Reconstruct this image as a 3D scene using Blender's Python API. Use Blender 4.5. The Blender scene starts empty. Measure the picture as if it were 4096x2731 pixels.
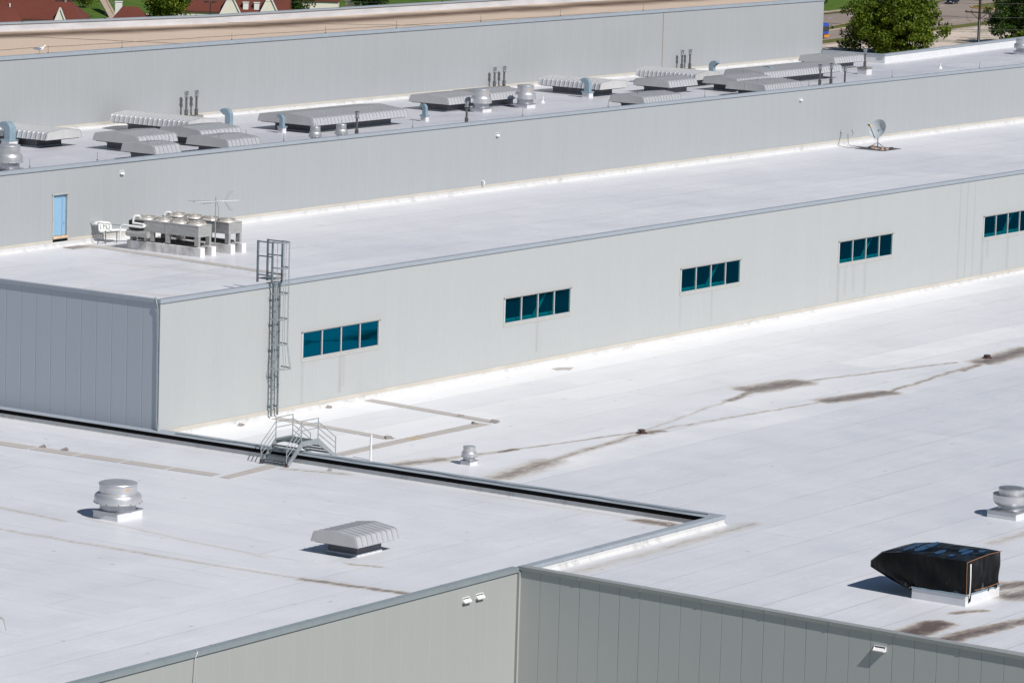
import bpy, math, random
from mathutils import Vector, Matrix
random.seed(7)
sc = bpy.context.scene
COL = sc.collection
PI = math.pi

# ------------------------------------------------------------------ helpers
class MB:
    def __init__(s): s.v=[]; s.f=[]; s.s=[]
    def add(s, vs, fs, smooth=False):
        b=len(s.v); s.v+= [tuple(p) for p in vs]
        for f in fs: s.f.append(tuple(b+i for i in f)); s.s.append(smooth)
        return s
    def box(s,x0,x1,y0,y1,z0,z1):
        vs=[(x,y,z) for z in(z0,z1) for y in(y0,y1) for x in(x0,x1)]
        return s.add(vs,[(0,2,3,1),(4,5,7,6),(0,1,5,4),(2,6,7,3),(0,4,6,2),(1,3,7,5)])
    def beam(s,p,q,w,h,up=(0,0,1)):
        p=Vector(p);q=Vector(q);d=(q-p).normalized();u=Vector(up)
        if abs(d.dot(u))>.99:u=Vector((1,0,0))
        r=d.cross(u).normalized();u=r.cross(d)
        vs=[]
        for c in(p,q):
            for a,b in((-1,-1),(1,-1),(1,1),(-1,1)): vs.append(c+r*a*w/2+u*b*h/2)
        return s.add(vs,[(0,3,2,1),(4,5,6,7),(0,1,5,4),(1,2,6,5),(2,3,7,6),(3,0,4,7)])
    def tube(s,pts,r,n=8,caps=True):
        pts=[Vector(p) for p in pts]; rs=r if isinstance(r,(list,tuple)) else [r]*len(pts)
        vs=[];N=len(pts);ref=None
        for i,p in enumerate(pts):
            d=(pts[min(i+1,N-1)]-pts[max(i-1,0)]).normalized()
            if ref is None:
                ref=Vector((0,0,1)) if abs(d.z)<.9 else Vector((1,0,0))
                a=d.cross(ref).normalized()
            else: a=(a-d*a.dot(d)).normalized()
            b=d.cross(a)
            for k in range(n):
                t=2*PI*k/n; vs.append(p+(a*math.cos(t)+b*math.sin(t))*rs[i])
        fs=[(i*n+k,i*n+(k+1)%n,(i+1)*n+(k+1)%n,(i+1)*n+k) for i in range(N-1) for k in range(n)]
        s.add(vs,fs,True)
        if caps:
            s.add(vs[:n],[tuple(range(n))[::-1]]); s.add(vs[-n:],[tuple(range(n))])
        return s
    def lathe(s,prof,n=40,c=(0,0,0)):
        vs=[]
        for r,z in prof:
            for k in range(n):
                t=2*PI*k/n; vs.append((c[0]+r*math.cos(t),c[1]+r*math.sin(t),c[2]+z))
        fs=[(i*n+k,i*n+(k+1)%n,(i+1)*n+(k+1)%n,(i+1)*n+k) for i in range(len(prof)-1) for k in range(n)]
        return s.add(vs,fs,True)
    def prism(s,poly,a0,a1,axis='x'):
        """poly of (u,w): axis x -> (a,u,w); axis y -> (u,a,w); axis z -> (u,w,a)"""
        m={'x':lambda a,u,w:(a,u,w),'y':lambda a,u,w:(u,a,w),'z':lambda a,u,w:(u,w,a)}[axis]
        n=len(poly)
        vs=[m(a0,*p) for p in poly]+[m(a1,*p) for p in poly]
        fs=[tuple(range(n))[::-1],tuple(range(n,2*n))]+[(i,(i+1)%n,n+(i+1)%n,n+i) for i in range(n)]
        return s.add(vs,fs)
    def build(s,name,mat,parent=None,loc=None,fix=True,sharp=None):
        me=bpy.data.meshes.new(name); me.from_pydata(s.v,[],s.f); me.materials.append(mat)
        if any(s.s): me.polygons.foreach_set('use_smooth',s.s)
        if fix:
            import bmesh
            bm=bmesh.new(); bm.from_mesh(me)
            if any(s.s): bmesh.ops.remove_doubles(bm,verts=bm.verts,dist=1e-5)
            bmesh.ops.recalc_face_normals(bm,faces=bm.faces); bm.to_mesh(me); bm.free()
        if any(s.s):
            try: me.set_sharp_from_angle(angle=math.radians(38 if sharp is None else sharp))
            except Exception: pass
        me.update()
        o=bpy.data.objects.new(name,me); COL.objects.link(o)
        if parent: o.parent=parent
        if loc: o.location=loc
        return o

def tag(o,label=None,cat=None,group=None,kind=None):
    if label:o['label']=label
    if cat:o['category']=cat
    if group:o['group']=group
    if kind:o['kind']=kind
    return o
def empty(name,loc,label,cat,group=None,rz=0):
    o=bpy.data.objects.new(name,None); COL.objects.link(o); o.location=loc; o.rotation_euler=(0,0,rz)
    o.empty_display_size=.3
    return tag(o,label,cat,group)
def dup(o,loc,label,rz=None,scale=None):
    def rec(a,par):
        c=a.copy(); COL.objects.link(c); c.parent=par
        for ch in list(a.children): rec(ch,c)
        return c
    r=rec(o,None); r.location=loc; r['label']=label
    if rz is not None: r.rotation_euler=(0,0,rz)
    if scale is not None: r.scale=scale
    return r

# ------------------------------------------------------------------ node helpers
def newmat(name):
    m=bpy.data.materials.new(name); m.use_nodes=True; nt=m.node_tree
    b=nt.nodes['Principled BSDF']; return m,nt,b
def nd(nt,typ,**kw):
    n=nt.nodes.new(typ)
    for k,v in kw.items():
        if k.startswith('i_'):
            key=k[2:]; key=int(key) if key.isdigit() else key.replace('_',' ')
            n.inputs[key].default_value=v
        else: setattr(n,k,v)
    return n
def lk(nt,a,b): nt.links.new(a,b)
def rgba(c): return (c[0],c[1],c[2],1)
def noise(nt,vec,scale,detail=4,rough=.55,stretch=None):
    if stretch:
        mp=nd(nt,'ShaderNodeMapping'); mp.inputs['Scale'].default_value=stretch; lk(nt,vec,mp.inputs['Vector']); vec=mp.outputs[0]
    n=nd(nt,'ShaderNodeTexNoise'); n.inputs['Scale'].default_value=scale; n.inputs['Detail'].default_value=detail; n.inputs['Roughness'].default_value=rough
    lk(nt,vec,n.inputs['Vector']); return n.outputs['Fac']
def math_(nt,op,a,b=None,c=None,clamp=False):
    n=nd(nt,'ShaderNodeMath',operation=op); n.use_clamp=clamp
    for i,x in enumerate((a,b,c)):
        if x is None: continue
        if isinstance(x,(int,float)): n.inputs[i].default_value=x
        else: lk(nt,x,n.inputs[i])
    return n.outputs[0]
def mixc(nt,fac,a,b,mode='MIX'):
    n=nd(nt,'ShaderNodeMix',data_type='RGBA',blend_type=mode)
    if isinstance(fac,(int,float)): n.inputs[0].default_value=fac
    else: lk(nt,fac,n.inputs[0])
    for i,x in ((6,a),(7,b)):
        if isinstance(x,(tuple,list)): n.inputs[i].default_value=rgba(x)
        else: lk(nt,x,n.inputs[i])
    return n.outputs[2]
def mapr(nt,v,a,b,c,d,smooth=False):
    n=nd(nt,'ShaderNodeMapRange'); n.interpolation_type='SMOOTHSTEP' if smooth else 'LINEAR'
    lk(nt,v,n.inputs[0])
    for i,x in enumerate((a,b,c,d)): n.inputs[i+1].default_value=x
    return n.outputs[0]
def bump(nt,b,h,strength,dist):
    n=nd(nt,'ShaderNodeBump'); n.inputs['Strength'].default_value=strength; n.inputs['Distance'].default_value=dist
    lk(nt,h,n.inputs['Height']); lk(nt,n.outputs[0],b.inputs['Normal'])
def pos(nt): return nd(nt,'ShaderNodeNewGeometry').outputs['Position']
def objc(nt): return nd(nt,'ShaderNodeTexCoord').outputs['Object']
def sep(nt,v):
    n=nd(nt,'ShaderNodeSeparateXYZ'); lk(nt,v,n.inputs[0]); return n.outputs
def comb(nt,x,y,z):
    n=nd(nt,'ShaderNodeCombineXYZ')
    for i,a in enumerate((x,y,z)):
        if isinstance(a,(int,float)): n.inputs[i].default_value=a
        else: lk(nt,a,n.inputs[i])
    return n.outputs[0]

# capsule distance group (stain shape)
CAP=bpy.data.node_groups.new('stain_shape','ShaderNodeTree')
for nm,tp in(('P','NodeSocketVector'),('A','NodeSocketVector'),('B','NodeSocketVector'),('R','NodeSocketFloat')): CAP.interface.new_socket(nm,in_out='INPUT',socket_type=tp)
CAP.interface.new_socket('M',in_out='OUTPUT',socket_type='NodeSocketFloat')
def _cap():
    nt=CAP; gi=nt.nodes.new('NodeGroupInput'); go=nt.nodes.new('NodeGroupOutput')
    def vm(op,a,b=None):
        n=nd(nt,'ShaderNodeVectorMath',operation=op); lk(nt,a,n.inputs[0])
        if b is not None: lk(nt,b,n.inputs[1])
        return n
    pa=vm('SUBTRACT',gi.outputs[0],gi.outputs[1]).outputs[0]; ba=vm('SUBTRACT',gi.outputs[2],gi.outputs[1]).outputs[0]
    h=math_(nt,'DIVIDE',vm('DOT_PRODUCT',pa,ba).outputs['Value'],vm('DOT_PRODUCT',ba,ba).outputs['Value'],clamp=True)
    sc_=nd(nt,'ShaderNodeVectorMath',operation='SCALE'); lk(nt,ba,sc_.inputs[0]); lk(nt,h,sc_.inputs['Scale'])
    d=vm('LENGTH',vm('SUBTRACT',pa,sc_.outputs[0]).outputs[0]).outputs['Value']
    r=math_(nt,'DIVIDE',d,gi.outputs[3])
    lk(nt,math_(nt,'SUBTRACT',1.0,r,clamp=True),go.inputs[0])
_cap()
def stains(nt,vec,items,warp=(1.3,.7)):
    """items: (ax,ay,bx,by,r,strength) -> max mask"""
    # warp the lookup so that outlines run ragged
    nz=nd(nt,'ShaderNodeTexNoise'); nz.inputs['Scale'].default_value=.9; nz.inputs['Detail'].default_value=6; nz.inputs['Roughness'].default_value=.65
    lk(nt,vec,nz.inputs['Vector'])
    sb=nd(nt,'ShaderNodeVectorMath',operation='SUBTRACT'); lk(nt,nz.outputs['Color'],sb.inputs[0]); sb.inputs[1].default_value=(.5,.5,.5)
    ml=nd(nt,'ShaderNodeVectorMath',operation='MULTIPLY'); lk(nt,sb.outputs[0],ml.inputs[0]); ml.inputs[1].default_value=(warp[0],warp[1],0)
    ad=nd(nt,'ShaderNodeVectorMath',operation='ADD'); lk(nt,vec,ad.inputs[0]); lk(nt,ml.outputs[0],ad.inputs[1])
    fl=nd(nt,'ShaderNodeVectorMath',operation='MULTIPLY'); lk(nt,ad.outputs[0],fl.inputs[0]); fl.inputs[1].default_value=(1,1,0)
    acc=None
    for ax,ay,bx,by,r,st in items:
        g=nt.nodes.new('ShaderNodeGroup'); g.node_tree=CAP
        lk(nt,fl.outputs[0],g.inputs[0]); g.inputs[1].default_value=(ax,ay,0); g.inputs[2].default_value=(bx,by,0); g.inputs[3].default_value=r
        m=math_(nt,'MULTIPLY',g.outputs[0],st)
        acc=m if acc is None else math_(nt,'MAXIMUM',acc,m)
    return acc

def simple(name,c,rough=.5,metal=0,var=.12,scale=3,bmp=0,spec=None,world=False,stretch=None):
    m,nt,b=newmat(name); v=pos(nt) if world else objc(nt)
    n=noise(nt,v,scale,5,.6,stretch)
    f=mapr(nt,n,.25,.75,1-var,1+var)
    col=nd(nt,'ShaderNodeVectorMath',operation='SCALE'); col.inputs[0].default_value=c; lk(nt,f,col.inputs['Scale'])
    lk(nt,col.outputs[0],b.inputs['Base Color'])
    b.inputs['Roughness'].default_value=rough; b.inputs['Metallic'].default_value=metal
    if spec is not None: b.inputs['Specular IOR Level'].default_value=spec
    if rough<.6:
        lk(nt,mapr(nt,noise(nt,v,scale*2.3,3),.3,.7,rough*.8,min(1,rough*1.25)),b.inputs['Roughness'])
    if bmp: bump(nt,b,noise(nt,v,scale*6,4),bmp,.02)
    return m

def roof_mat(name,items,c1=(.80,.80,.815),c2=(.70,.71,.745),wall_glow=False,lapk=.8,turn=None,warp=(1.3,.7),row=2.9,width=47,dirt=.10,grid=0,weather=.5):
    m,nt,b=newmat(name); v=pos(nt); v0=v
    if turn is not None: # sheets laid along y behind this line, along x in front of it
        xt=sep(nt,v); g=nd(nt,'ShaderNodeMath',operation='GREATER_THAN'); lk(nt,xt[1],g.inputs[0]); g.inputs[1].default_value=turn
        mv=nd(nt,'ShaderNodeMix',data_type='VECTOR'); lk(nt,g.outputs[0],mv.inputs[0]); lk(nt,v,mv.inputs[4]); lk(nt,comb(nt,xt[1],xt[0],xt[2]),mv.inputs[5]); v=mv.outputs[1]
    br=nd(nt,'ShaderNodeTexBrick'); br.offset=.37; br.squash=1
    lk(nt,v,br.inputs['Vector']); br.inputs['Scale'].default_value=1
    br.inputs['Brick Width'].default_value=width; br.inputs['Row Height'].default_value=row
    br.inputs['Mortar Size'].default_value=.06; br.inputs['Mortar Smooth'].default_value=.8; br.inputs['Bias'].default_value=0
    br.inputs['Color1'].default_value=rgba(c1); br.inputs['Color2'].default_value=rgba([.5*a+.5*e for a,e in zip(c1,c2)]); br.inputs['Mortar'].default_value=(c1[0]*.70,c1[1]*.69,c1[2]*.67,1)
    # mortar only shows where dirt has caught in the lap
    laps=mapr(nt,noise(nt,v,.35,4,.6,(.35,1,1)),.36,.60,.15,1)
    nolap=mixc(nt,br.outputs['Fac'],br.outputs['Color'],c1)
    # large weather cells, coated patches and long streaks
    big=mapr(nt,noise(nt,v,.055,3,.5),.40,.62,0,1,True)
    wm=math_(nt,'MULTIPLY',big,weather)
    if wall_glow: # sunlit wall's glow painted onto uneven membrane: pale below wall, greyer open field
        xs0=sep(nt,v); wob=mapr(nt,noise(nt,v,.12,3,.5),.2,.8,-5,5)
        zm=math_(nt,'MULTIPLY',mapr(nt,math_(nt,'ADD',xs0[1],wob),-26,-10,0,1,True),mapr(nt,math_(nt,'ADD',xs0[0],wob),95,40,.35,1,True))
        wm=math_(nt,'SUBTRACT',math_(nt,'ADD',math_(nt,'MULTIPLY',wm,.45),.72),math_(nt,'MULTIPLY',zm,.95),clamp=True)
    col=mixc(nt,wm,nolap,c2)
    st=mapr(nt,noise(nt,v,1.1,5,.65,(.16,1.5,1)),.35,.75,0,dirt)
    col=mixc(nt,st,col,[a*.66 for a in c2])
    br2=nd(nt,'ShaderNodeTexBrick'); br2.offset=.5; lk(nt,v,br2.inputs['Vector']); br2.inputs['Scale'].default_value=1
    br2.inputs['Brick Width'].default_value=7.3; br2.inputs['Row Height'].default_value=row*1.5; br2.inputs['Mortar Size'].default_value=0
    br2.inputs['Color1'].default_value=(1,1,1,1); br2.inputs['Color2'].default_value=(0,0,0,1); br2.inputs['Bias'].default_value=.3
    pm=math_(nt,'MULTIPLY',math_(nt,'MULTIPLY',br2.outputs['Color'],mapr(nt,noise(nt,v,.23,3),.42,.6,0,1)),.22)
    col=mixc(nt,pm,col,[a*.86 for a in c2])
    fine=mapr(nt,noise(nt,v,5.5,4,.7,(.5,1.5,1)),.3,.8,0,dirt*.9)
    col=mixc(nt,fine,col,[a*.72 for a in c2])
    # pale wrinkles and welded seams
    wr=noise(nt,v,.9,6,.75,(.22,2.2,1)); wk=mapr(nt,math_(nt,'ABSOLUTE',math_(nt,'SUBTRACT',wr,.5)),.0,.012,.5,0)
    wk=math_(nt,'MULTIPLY',wk,mapr(nt,noise(nt,v,.25,2),.45,.6,0,1)); col=mixc(nt,wk,col,(.86,.86,.86))
    lapf=math_(nt,'MULTIPLY',math_(nt,'MULTIPLY',br.outputs['Fac'],laps),lapk)
    dk=nd(nt,'ShaderNodeVectorMath',operation='MULTIPLY'); lk(nt,col,dk.inputs[0]); dk.inputs[1].default_value=(.66,.65,.63); col=mixc(nt,lapf,col,dk.outputs[0])
    # small scuffs and specks
    vo=nd(nt,'ShaderNodeTexVoronoi'); vo.inputs['Scale'].default_value=.55; lk(nt,v,vo.inputs['Vector'])
    sp=mapr(nt,vo.outputs['Distance'],.035,.075,.7,0)
    col=mixc(nt,sp,col,(.42,.38,.34))
    if grid:
        w1=nd(nt,'ShaderNodeTexBrick'); w1.offset=.43; lk(nt,v,w1.inputs['Vector']); w1.inputs['Scale'].default_value=1
        w1.inputs['Brick Width'].default_value=5.1; w1.inputs['Row Height'].default_value=1.45; w1.inputs['Mortar Size'].default_value=.022; w1.inputs['Mortar Smooth'].default_value=.5
        xs=sep(nt,v); msk=math_(nt,'MULTIPLY',mapr(nt,xs[1],-33,-35,0,1),mapr(nt,xs[0],8,-2,0,1))
        gl=math_(nt,'MULTIPLY',math_(nt,'MULTIPLY',w1.outputs['Fac'],msk),mapr(nt,noise(nt,v,.8,3),.35,.6,0,.75))
        col=mixc(nt,gl,col,(.50,.48,.47))
    if items:
        s=stains(nt,v0,items,warp)
        edge=noise(nt,v0,3.2,6,.7,(.35,1.6,1))
        s2=math_(nt,'MULTIPLY',s,mapr(nt,edge,.25,.72,.30,1.35))
        cr=nd(nt,'ShaderNodeValToRGB'); e=cr.color_ramp.elements
        e[0].position=.03; e[0].color=(.60,.56,.50,1); e[1].position=1.0; e[1].color=(.10,.07,.06,1)
        k=e.new(.25); k.color=(.44,.385,.32,1); k=e.new(.55); k.color=(.24,.20,.175,1)
        lk(nt,s2,cr.inputs[0])
        col=mixc(nt,mapr(nt,s2,.02,.42,0,.95),col,cr.outputs[0])
    lk(nt,col,b.inputs['Base Color'])
    lk(nt,mapr(nt,noise(nt,v,.4,3),.3,.7,.32,.55),b.inputs['Roughness'])
    b.inputs['Specular IOR Level'].default_value=.35
    bh=math_(nt,'ADD',math_(nt,'MULTIPLY',br.outputs['Fac'],-.35),noise(nt,v,1.6,4,.6,(.5,1.2,1)))
    bump(nt,b,bh,.35,.035)
    return m

def panel_mat(name,axis,off,spacing,c,line,lw=.028,streaks=None,dirt=.05,rib=None):
    """insulated metal wall panels: joints every `spacing` along the wall"""
    m,nt,b=newmat(name); v=pos(nt); xs=sep(nt,v); u=xs[0] if axis=='x' else xs[1]; z=xs[2]
    t=math_(nt,'DIVIDE',math_(nt,'SUBTRACT',u,off),spacing)
    fr=math_(nt,'FRACT',t); d=math_(nt,'MULTIPLY',math_(nt,'MINIMUM',fr,math_(nt,'SUBTRACT',1.0,fr)),spacing)
    ln=mapr(nt,d,lw*.5,lw*1.4,1,0)
    wn=nd(nt,'ShaderNodeTexWhiteNoise',noise_dimensions='1D'); lk(nt,math_(nt,'FLOOR',t),wn.inputs['W'])
    f=mapr(nt,wn.outputs['Value'],0,1,.992,1.008)
    col=nd(nt,'ShaderNodeVectorMath',operation='SCALE'); col.inputs[0].default_value=c; lk(nt,f,col.inputs['Scale']); col=col.outputs[0]
    gr=noise(nt,v,.9,4,.6,(1.3,1.3,.25) )
    col=mixc(nt,mapr(nt,gr,.4,.8,0,dirt*3),col,[a*.90 for a in c])
    fi=noise(nt,v,22,2,.5)
    col=mixc(nt,mapr(nt,fi,.3,.7,0,.10),col,[a*.86 for a in c])
    vis=mapr(nt,noise(nt,v,.6,2,.5,(3,3,.35)),.3,.7,.45,1)
    col=mixc(nt,math_(nt,'MULTIPLY',ln,vis),col,line)  # line tone paints light caught by sunny walls' joints, shade in end-wall joints
    if streaks:
        acc=None; p2=comb(nt,u,z,0)
        wv=noise(nt,v,4,3,.6,(2,2,.2))
        for a,z0,z1,w,s in streaks:
            w*=2.0; s*=.42
            g=nt.nodes.new('ShaderNodeGroup'); g.node_tree=CAP; lk(nt,p2,g.inputs[0]); g.inputs[1].default_value=(a,z0,0); g.inputs[2].default_value=(a,z1,0); g.inputs[3].default_value=w
            k=math_(nt,'MULTIPLY',g.outputs[0],s); acc=k if acc is None else math_(nt,'MAXIMUM',acc,k)
        acc=math_(nt,'MULTIPLY',acc,mapr(nt,wv,.3,.7,.5,1.1),clamp=True)
        col=mixc(nt,acc,col,(.20,.185,.165))
    lk(nt,col,b.inputs['Base Color']); b.inputs['Roughness'].default_value=.42; b.inputs['Specular IOR Level'].default_value=.35
    bh=math_(nt,'ADD',math_(nt,'MULTIPLY',ln,-.6),math_(nt,'MULTIPLY',noise(nt,v,1.2,2,.4,(1,1,.3)),.35))
    bump(nt,b,bh,.45,.02)
    return m

# ------------------------------------------------------------------ materials
WALLC=(.405,.421,.423)
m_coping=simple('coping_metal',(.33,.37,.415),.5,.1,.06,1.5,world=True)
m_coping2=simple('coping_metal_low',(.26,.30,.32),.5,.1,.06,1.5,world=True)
m_tan=simple('counterflashing',(.50,.465,.41),.7,0,.12,2,world=True,stretch=(.3,1,1))
def membrane_wall():
    m,nt,b=newmat('flashing_membrane'); v=pos(nt)
    n=noise(nt,v,2.2,5,.65,(1,1,.8)); k=noise(nt,v,.5,3,.5)
    f=math_(nt,'MULTIPLY',mapr(nt,n,.48,.72,0,1),mapr(nt,k,.4,.6,.05,.7))
    lk(nt,mixc(nt,f,(.60,.60,.60),(.30,.29,.28)),b.inputs['Base Color']); b.inputs['Roughness'].default_value=.5
    return m
m_memb=membrane_wall()
m_black=simple('black_rubber',(.006,.006,.007),.9,0,.3,4,spec=.05)
m_galv=simple('galvanised_steel',(.40,.435,.45),.42,.55,.14,6)
m_dgalv=simple('weathered_galvanised_steel',(.17,.21,.23),.5,.3,.2,6)
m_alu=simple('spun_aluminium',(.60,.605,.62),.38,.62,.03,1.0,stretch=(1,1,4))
m_alu2=simple('fan_aluminium_dark',(.46,.47,.49),.42,.8,.08,3)  # darker aluminium for fan necks, curb caps and the open-bowl cap
m_hood=simple('hood_sheet_metal',(.55,.56,.585),.34,.32,.04,.8)
m_hoodend=simple('hood_end_sheet_metal',(.56,.555,.55),.55,.15,.06,1.2)
m_seam=simple('standing_seam_metal',(.62,.62,.615),.34,.5,.04,2)
m_curb=simple('curb_sheet_metal',(.12,.125,.145),.5,.2,.12,2)
m_curbw=simple('white_curb_membrane',(.66,.665,.68),.5,0,.06,2)
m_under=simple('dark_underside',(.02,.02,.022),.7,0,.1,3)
m_duct=simple('painted_duct_metal',(.30,.40,.47),.42,.35,.1,4)
m_pipe=simple('weathered_flue_metal',(.20,.19,.19),.38,.7,.3,9)
m_cap=simple('flue_cap_metal',(.5,.52,.55),.22,.9,.15,8)
m_white=simple('white_paint',(.78,.78,.77),.45,0,.05,4)
m_cond=simple('condenser_panel',(.42,.415,.405),.45,.35,.16,2.5,stretch=(1,1,3))
m_condring=simple('condenser_fan_ring',(.62,.59,.55),.4,.4,.12,4)
m_pad=simple('walkway_pad_grit',(.44,.41,.385),.9,0,.10,8,.3)
m_paddark=simple('walkway_pad_lifted',(.26,.235,.22),.9,0,.25,6)
m_tanboard=simple('bare_board',(.46,.38,.27),.85,0,.25,5)
m_block=simple('ballast_block',(.50,.36,.27),.9,0,.15,6)
m_rust=simple('rusty_iron',(.09,.055,.05),.8,.1,.5,12)
m_frame=simple('window_frame_aluminium',(.50,.51,.515),.4,.1,.04,5)
m_trim=simple('window_trim',(.42,.42,.40),.5,0,.1,4)
m_tarp=None
def tarp():
    m,nt,b=newmat('black_tarpaulin'); v=objc(nt)
    b.inputs['Base Color'].default_value=(.0035,.0035,.0045,1); b.inputs['Specular IOR Level'].default_value=.2
    lk(nt,mapr(nt,noise(nt,v,2,4),.3,.7,.30,.5),b.inputs['Roughness'])
    n=noise(nt,v,.9,2,.45,(1,1.5,.5)); bump(nt,b,n,1.0,.32); return m
m_tarp=tarp()
def water():
    m,nt,b=newmat('puddled_water'); b.inputs['Base Color'].default_value=(.004,.035,.10,1); b.inputs['Roughness'].default_value=.12  # blue base colour paints the sky's reflection into the pools
    b.inputs['Specular IOR Level'].default_value=.25; return m
m_water=water()
m_cord=simple('orange_cord',(.30,.14,.06),.7,0,.2,10)
m_dish=simple('dish_grey_paint',(.50,.545,.565),.4,0,.06,3)
m_door=None
def doorm():
    m,nt,b=newmat('blue_door_paint'); v=objc(nt)
    n=noise(nt,v,2.2,3,.5)
    vo=nd(nt,'ShaderNodeTexVoronoi'); vo.inputs['Scale'].default_value=1.6; lk(nt,v,vo.inputs['Vector'])
    f=math_(nt,'MULTIPLY',mapr(nt,vo.outputs['Distance'],.10,.30,1,0),mapr(nt,n,.4,.6,0,1))
    lk(nt,mixc(nt,f,(.25,.42,.58),(.08,.21,.33)),b.inputs['Base Color']); b.inputs['Roughness'].default_value=.4; return m
m_door=doorm()

# tinted glazing: part mirror, part see-through
def glass(name,refl,trans,fac):
    m=bpy.data.materials.new(name); m.use_nodes=True; nt=m.node_tree; nt.nodes.clear()
    out=nd(nt,'ShaderNodeOutputMaterial'); mx=nd(nt,'ShaderNodeMixShader'); mx.inputs[0].default_value=fac
    g=nd(nt,'ShaderNodeBsdfGlossy'); g.inputs['Color'].default_value=rgba(refl); g.inputs['Roughness'].default_value=.03
    t=nd(nt,'ShaderNodeBsdfTransparent'); t.inputs['Color'].default_value=rgba(trans)
    v=pos(nt); n=noise(nt,v,.45,2,.5,(.6,1,2.0)); bp=nd(nt,'ShaderNodeBump'); bp.inputs['Strength'].default_value=.14; bp.inputs['Distance'].default_value=.05
    lk(nt,n,bp.inputs['Height']); lk(nt,bp.outputs[0],g.inputs['Normal'])
    lk(nt,t.outputs[0],mx.inputs[1]); lk(nt,g.outputs[0],mx.inputs[2]); lk(nt,mx.outputs[0],out.inputs[0]); return m
m_glass1=glass('tinted_glass_light',(.001,.15,.25),(.05,.30,.38),.78)
m_glass2=glass('tinted_glass_dark',(.001,.09,.155),(.03,.62,.66),.40)
m_inside=simple('interior_dark',(.035,.04,.04),.9,0,.3,1)
m_brace=simple('interior_steel',(.62,.64,.64),.6,0,.1,2)

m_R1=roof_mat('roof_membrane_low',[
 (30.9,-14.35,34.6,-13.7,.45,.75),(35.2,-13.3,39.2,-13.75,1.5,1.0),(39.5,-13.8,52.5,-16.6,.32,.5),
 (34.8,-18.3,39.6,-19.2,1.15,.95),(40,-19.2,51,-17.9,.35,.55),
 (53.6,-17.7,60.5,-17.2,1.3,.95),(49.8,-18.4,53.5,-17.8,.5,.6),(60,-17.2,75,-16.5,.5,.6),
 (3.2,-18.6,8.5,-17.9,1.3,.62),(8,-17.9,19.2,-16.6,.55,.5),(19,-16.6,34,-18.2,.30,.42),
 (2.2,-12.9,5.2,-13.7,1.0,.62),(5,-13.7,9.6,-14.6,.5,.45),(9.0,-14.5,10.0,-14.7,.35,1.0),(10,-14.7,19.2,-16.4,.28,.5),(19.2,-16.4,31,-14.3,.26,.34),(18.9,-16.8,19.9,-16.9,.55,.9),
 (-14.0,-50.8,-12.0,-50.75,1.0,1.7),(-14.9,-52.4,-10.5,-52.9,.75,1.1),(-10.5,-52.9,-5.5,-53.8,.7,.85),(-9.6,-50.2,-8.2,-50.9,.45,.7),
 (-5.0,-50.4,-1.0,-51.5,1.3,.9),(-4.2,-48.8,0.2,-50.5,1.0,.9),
 (-15.8,-33.9,-6,-33.9,.8,.30),(-6,-33.9,1.5,-33.8,.8,.36),(5,-44.2,13,-44.3,.7,.35)],lapk=.75,c1=(.83,.83,.84),c2=(.575,.59,.635),wall_glow=True,grid=1,weather=.55)
m_R0=roof_mat('roof_membrane_front',[(-22.7,-9,-22.45,-21,.42,.33),(-22.5,-20,-22.1,-27,.36,.33),(-22.2,-26,-21.5,-31.5,.5,.66),(-21.7,-30.5,-21.4,-32.2,.45,.8),
 (-18.6,-4,-19.3,-10.5,.35,.33),(-18.2,-11,-19.6,-22,.3,.26),(-1.2,-29.5,-1.0,-32.3,.8,.85),(-.9,-20,-1.0,-29.5,.35,.22),(-2.0,-9.4,-1.0,-12.5,.45,.42),(-18.3,-25.6,-17.9,-27,.35,.45)],
 turn=-24.5,warp=(.45,1.6),lapk=.5,c1=(.70,.71,.735),c2=(.60,.615,.66),row=2.4,width=58,weather=.4)
m_M=roof_mat('roof_membrane_middle',[(20,17.5,28,17.9,.5,.3),(15,18.3,21,17,.9,.25),(3,8,5,1,.6,.22),(12,14,13,3,.5,.2)],c1=(.70,.705,.73),c2=(.58,.59,.64),row=2.6,width=13,dirt=.16,weather=.6)
m_T2=roof_mat('roof_membrane_high',[(20,33.5,24,31,.9,.4),(24,21.6,60,21.2,.5,.35),(37,33,40.5,33.2,.8,.95),(100,22,116,21.5,.5,.3),(84.5,32,88,32.2,.8,.85)],c1=(.60,.605,.64),c2=(.47,.48,.53),row=2.5,width=15,dirt=.2,weather=.6)
def gravel_roof():
    m,nt,b=newmat('pea_gravel_roof'); v=pos(nt); xs=sep(nt,v)
    n=noise(nt,v,9,3,.8); n2=noise(nt,v,.25,4,.6)
    col=mixc(nt,mapr(nt,n,.3,.7,0,1),(.46,.36,.28),(.67,.54,.435))
    col=mixc(nt,mapr(nt,n2,.5,.75,0,.3),col,(.42,.35,.30))
    # dark silt line along the low side in front of the far parapet
    yl=math_(nt,'MAXIMUM',math_(nt,'ADD',math_(nt,'MULTIPLY',xs[0],-.176),58.3),math_(nt,'ADD',math_(nt,'MULTIPLY',xs[0],-.030),48.5))
    d=math_(nt,'ABSOLUTE',math_(nt,'SUBTRACT',xs[1],yl)); w=mapr(nt,noise(nt,v,.12,4,.6,(1,.3,1)),.3,.7,1.5,3.4)
    dd=math_(nt,'DIVIDE',d,w); s=mapr(nt,dd,0,1.25,.95,0,True)
    s=math_(nt,'MULTIPLY',s,mapr(nt,noise(nt,v,1.2,4,.7,(.3,1,1)),.3,.6,.75,1))
    col=mixc(nt,s,col,(.085,.052,.035))
    lk(nt,col,b.inputs['Base Color']); b.inputs['Roughness'].default_value=.95; b.inputs['Specular IOR Level'].default_value=.1
    bump(nt,b,n,.6,.03); return m
m_gravel=gravel_roof()
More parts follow.
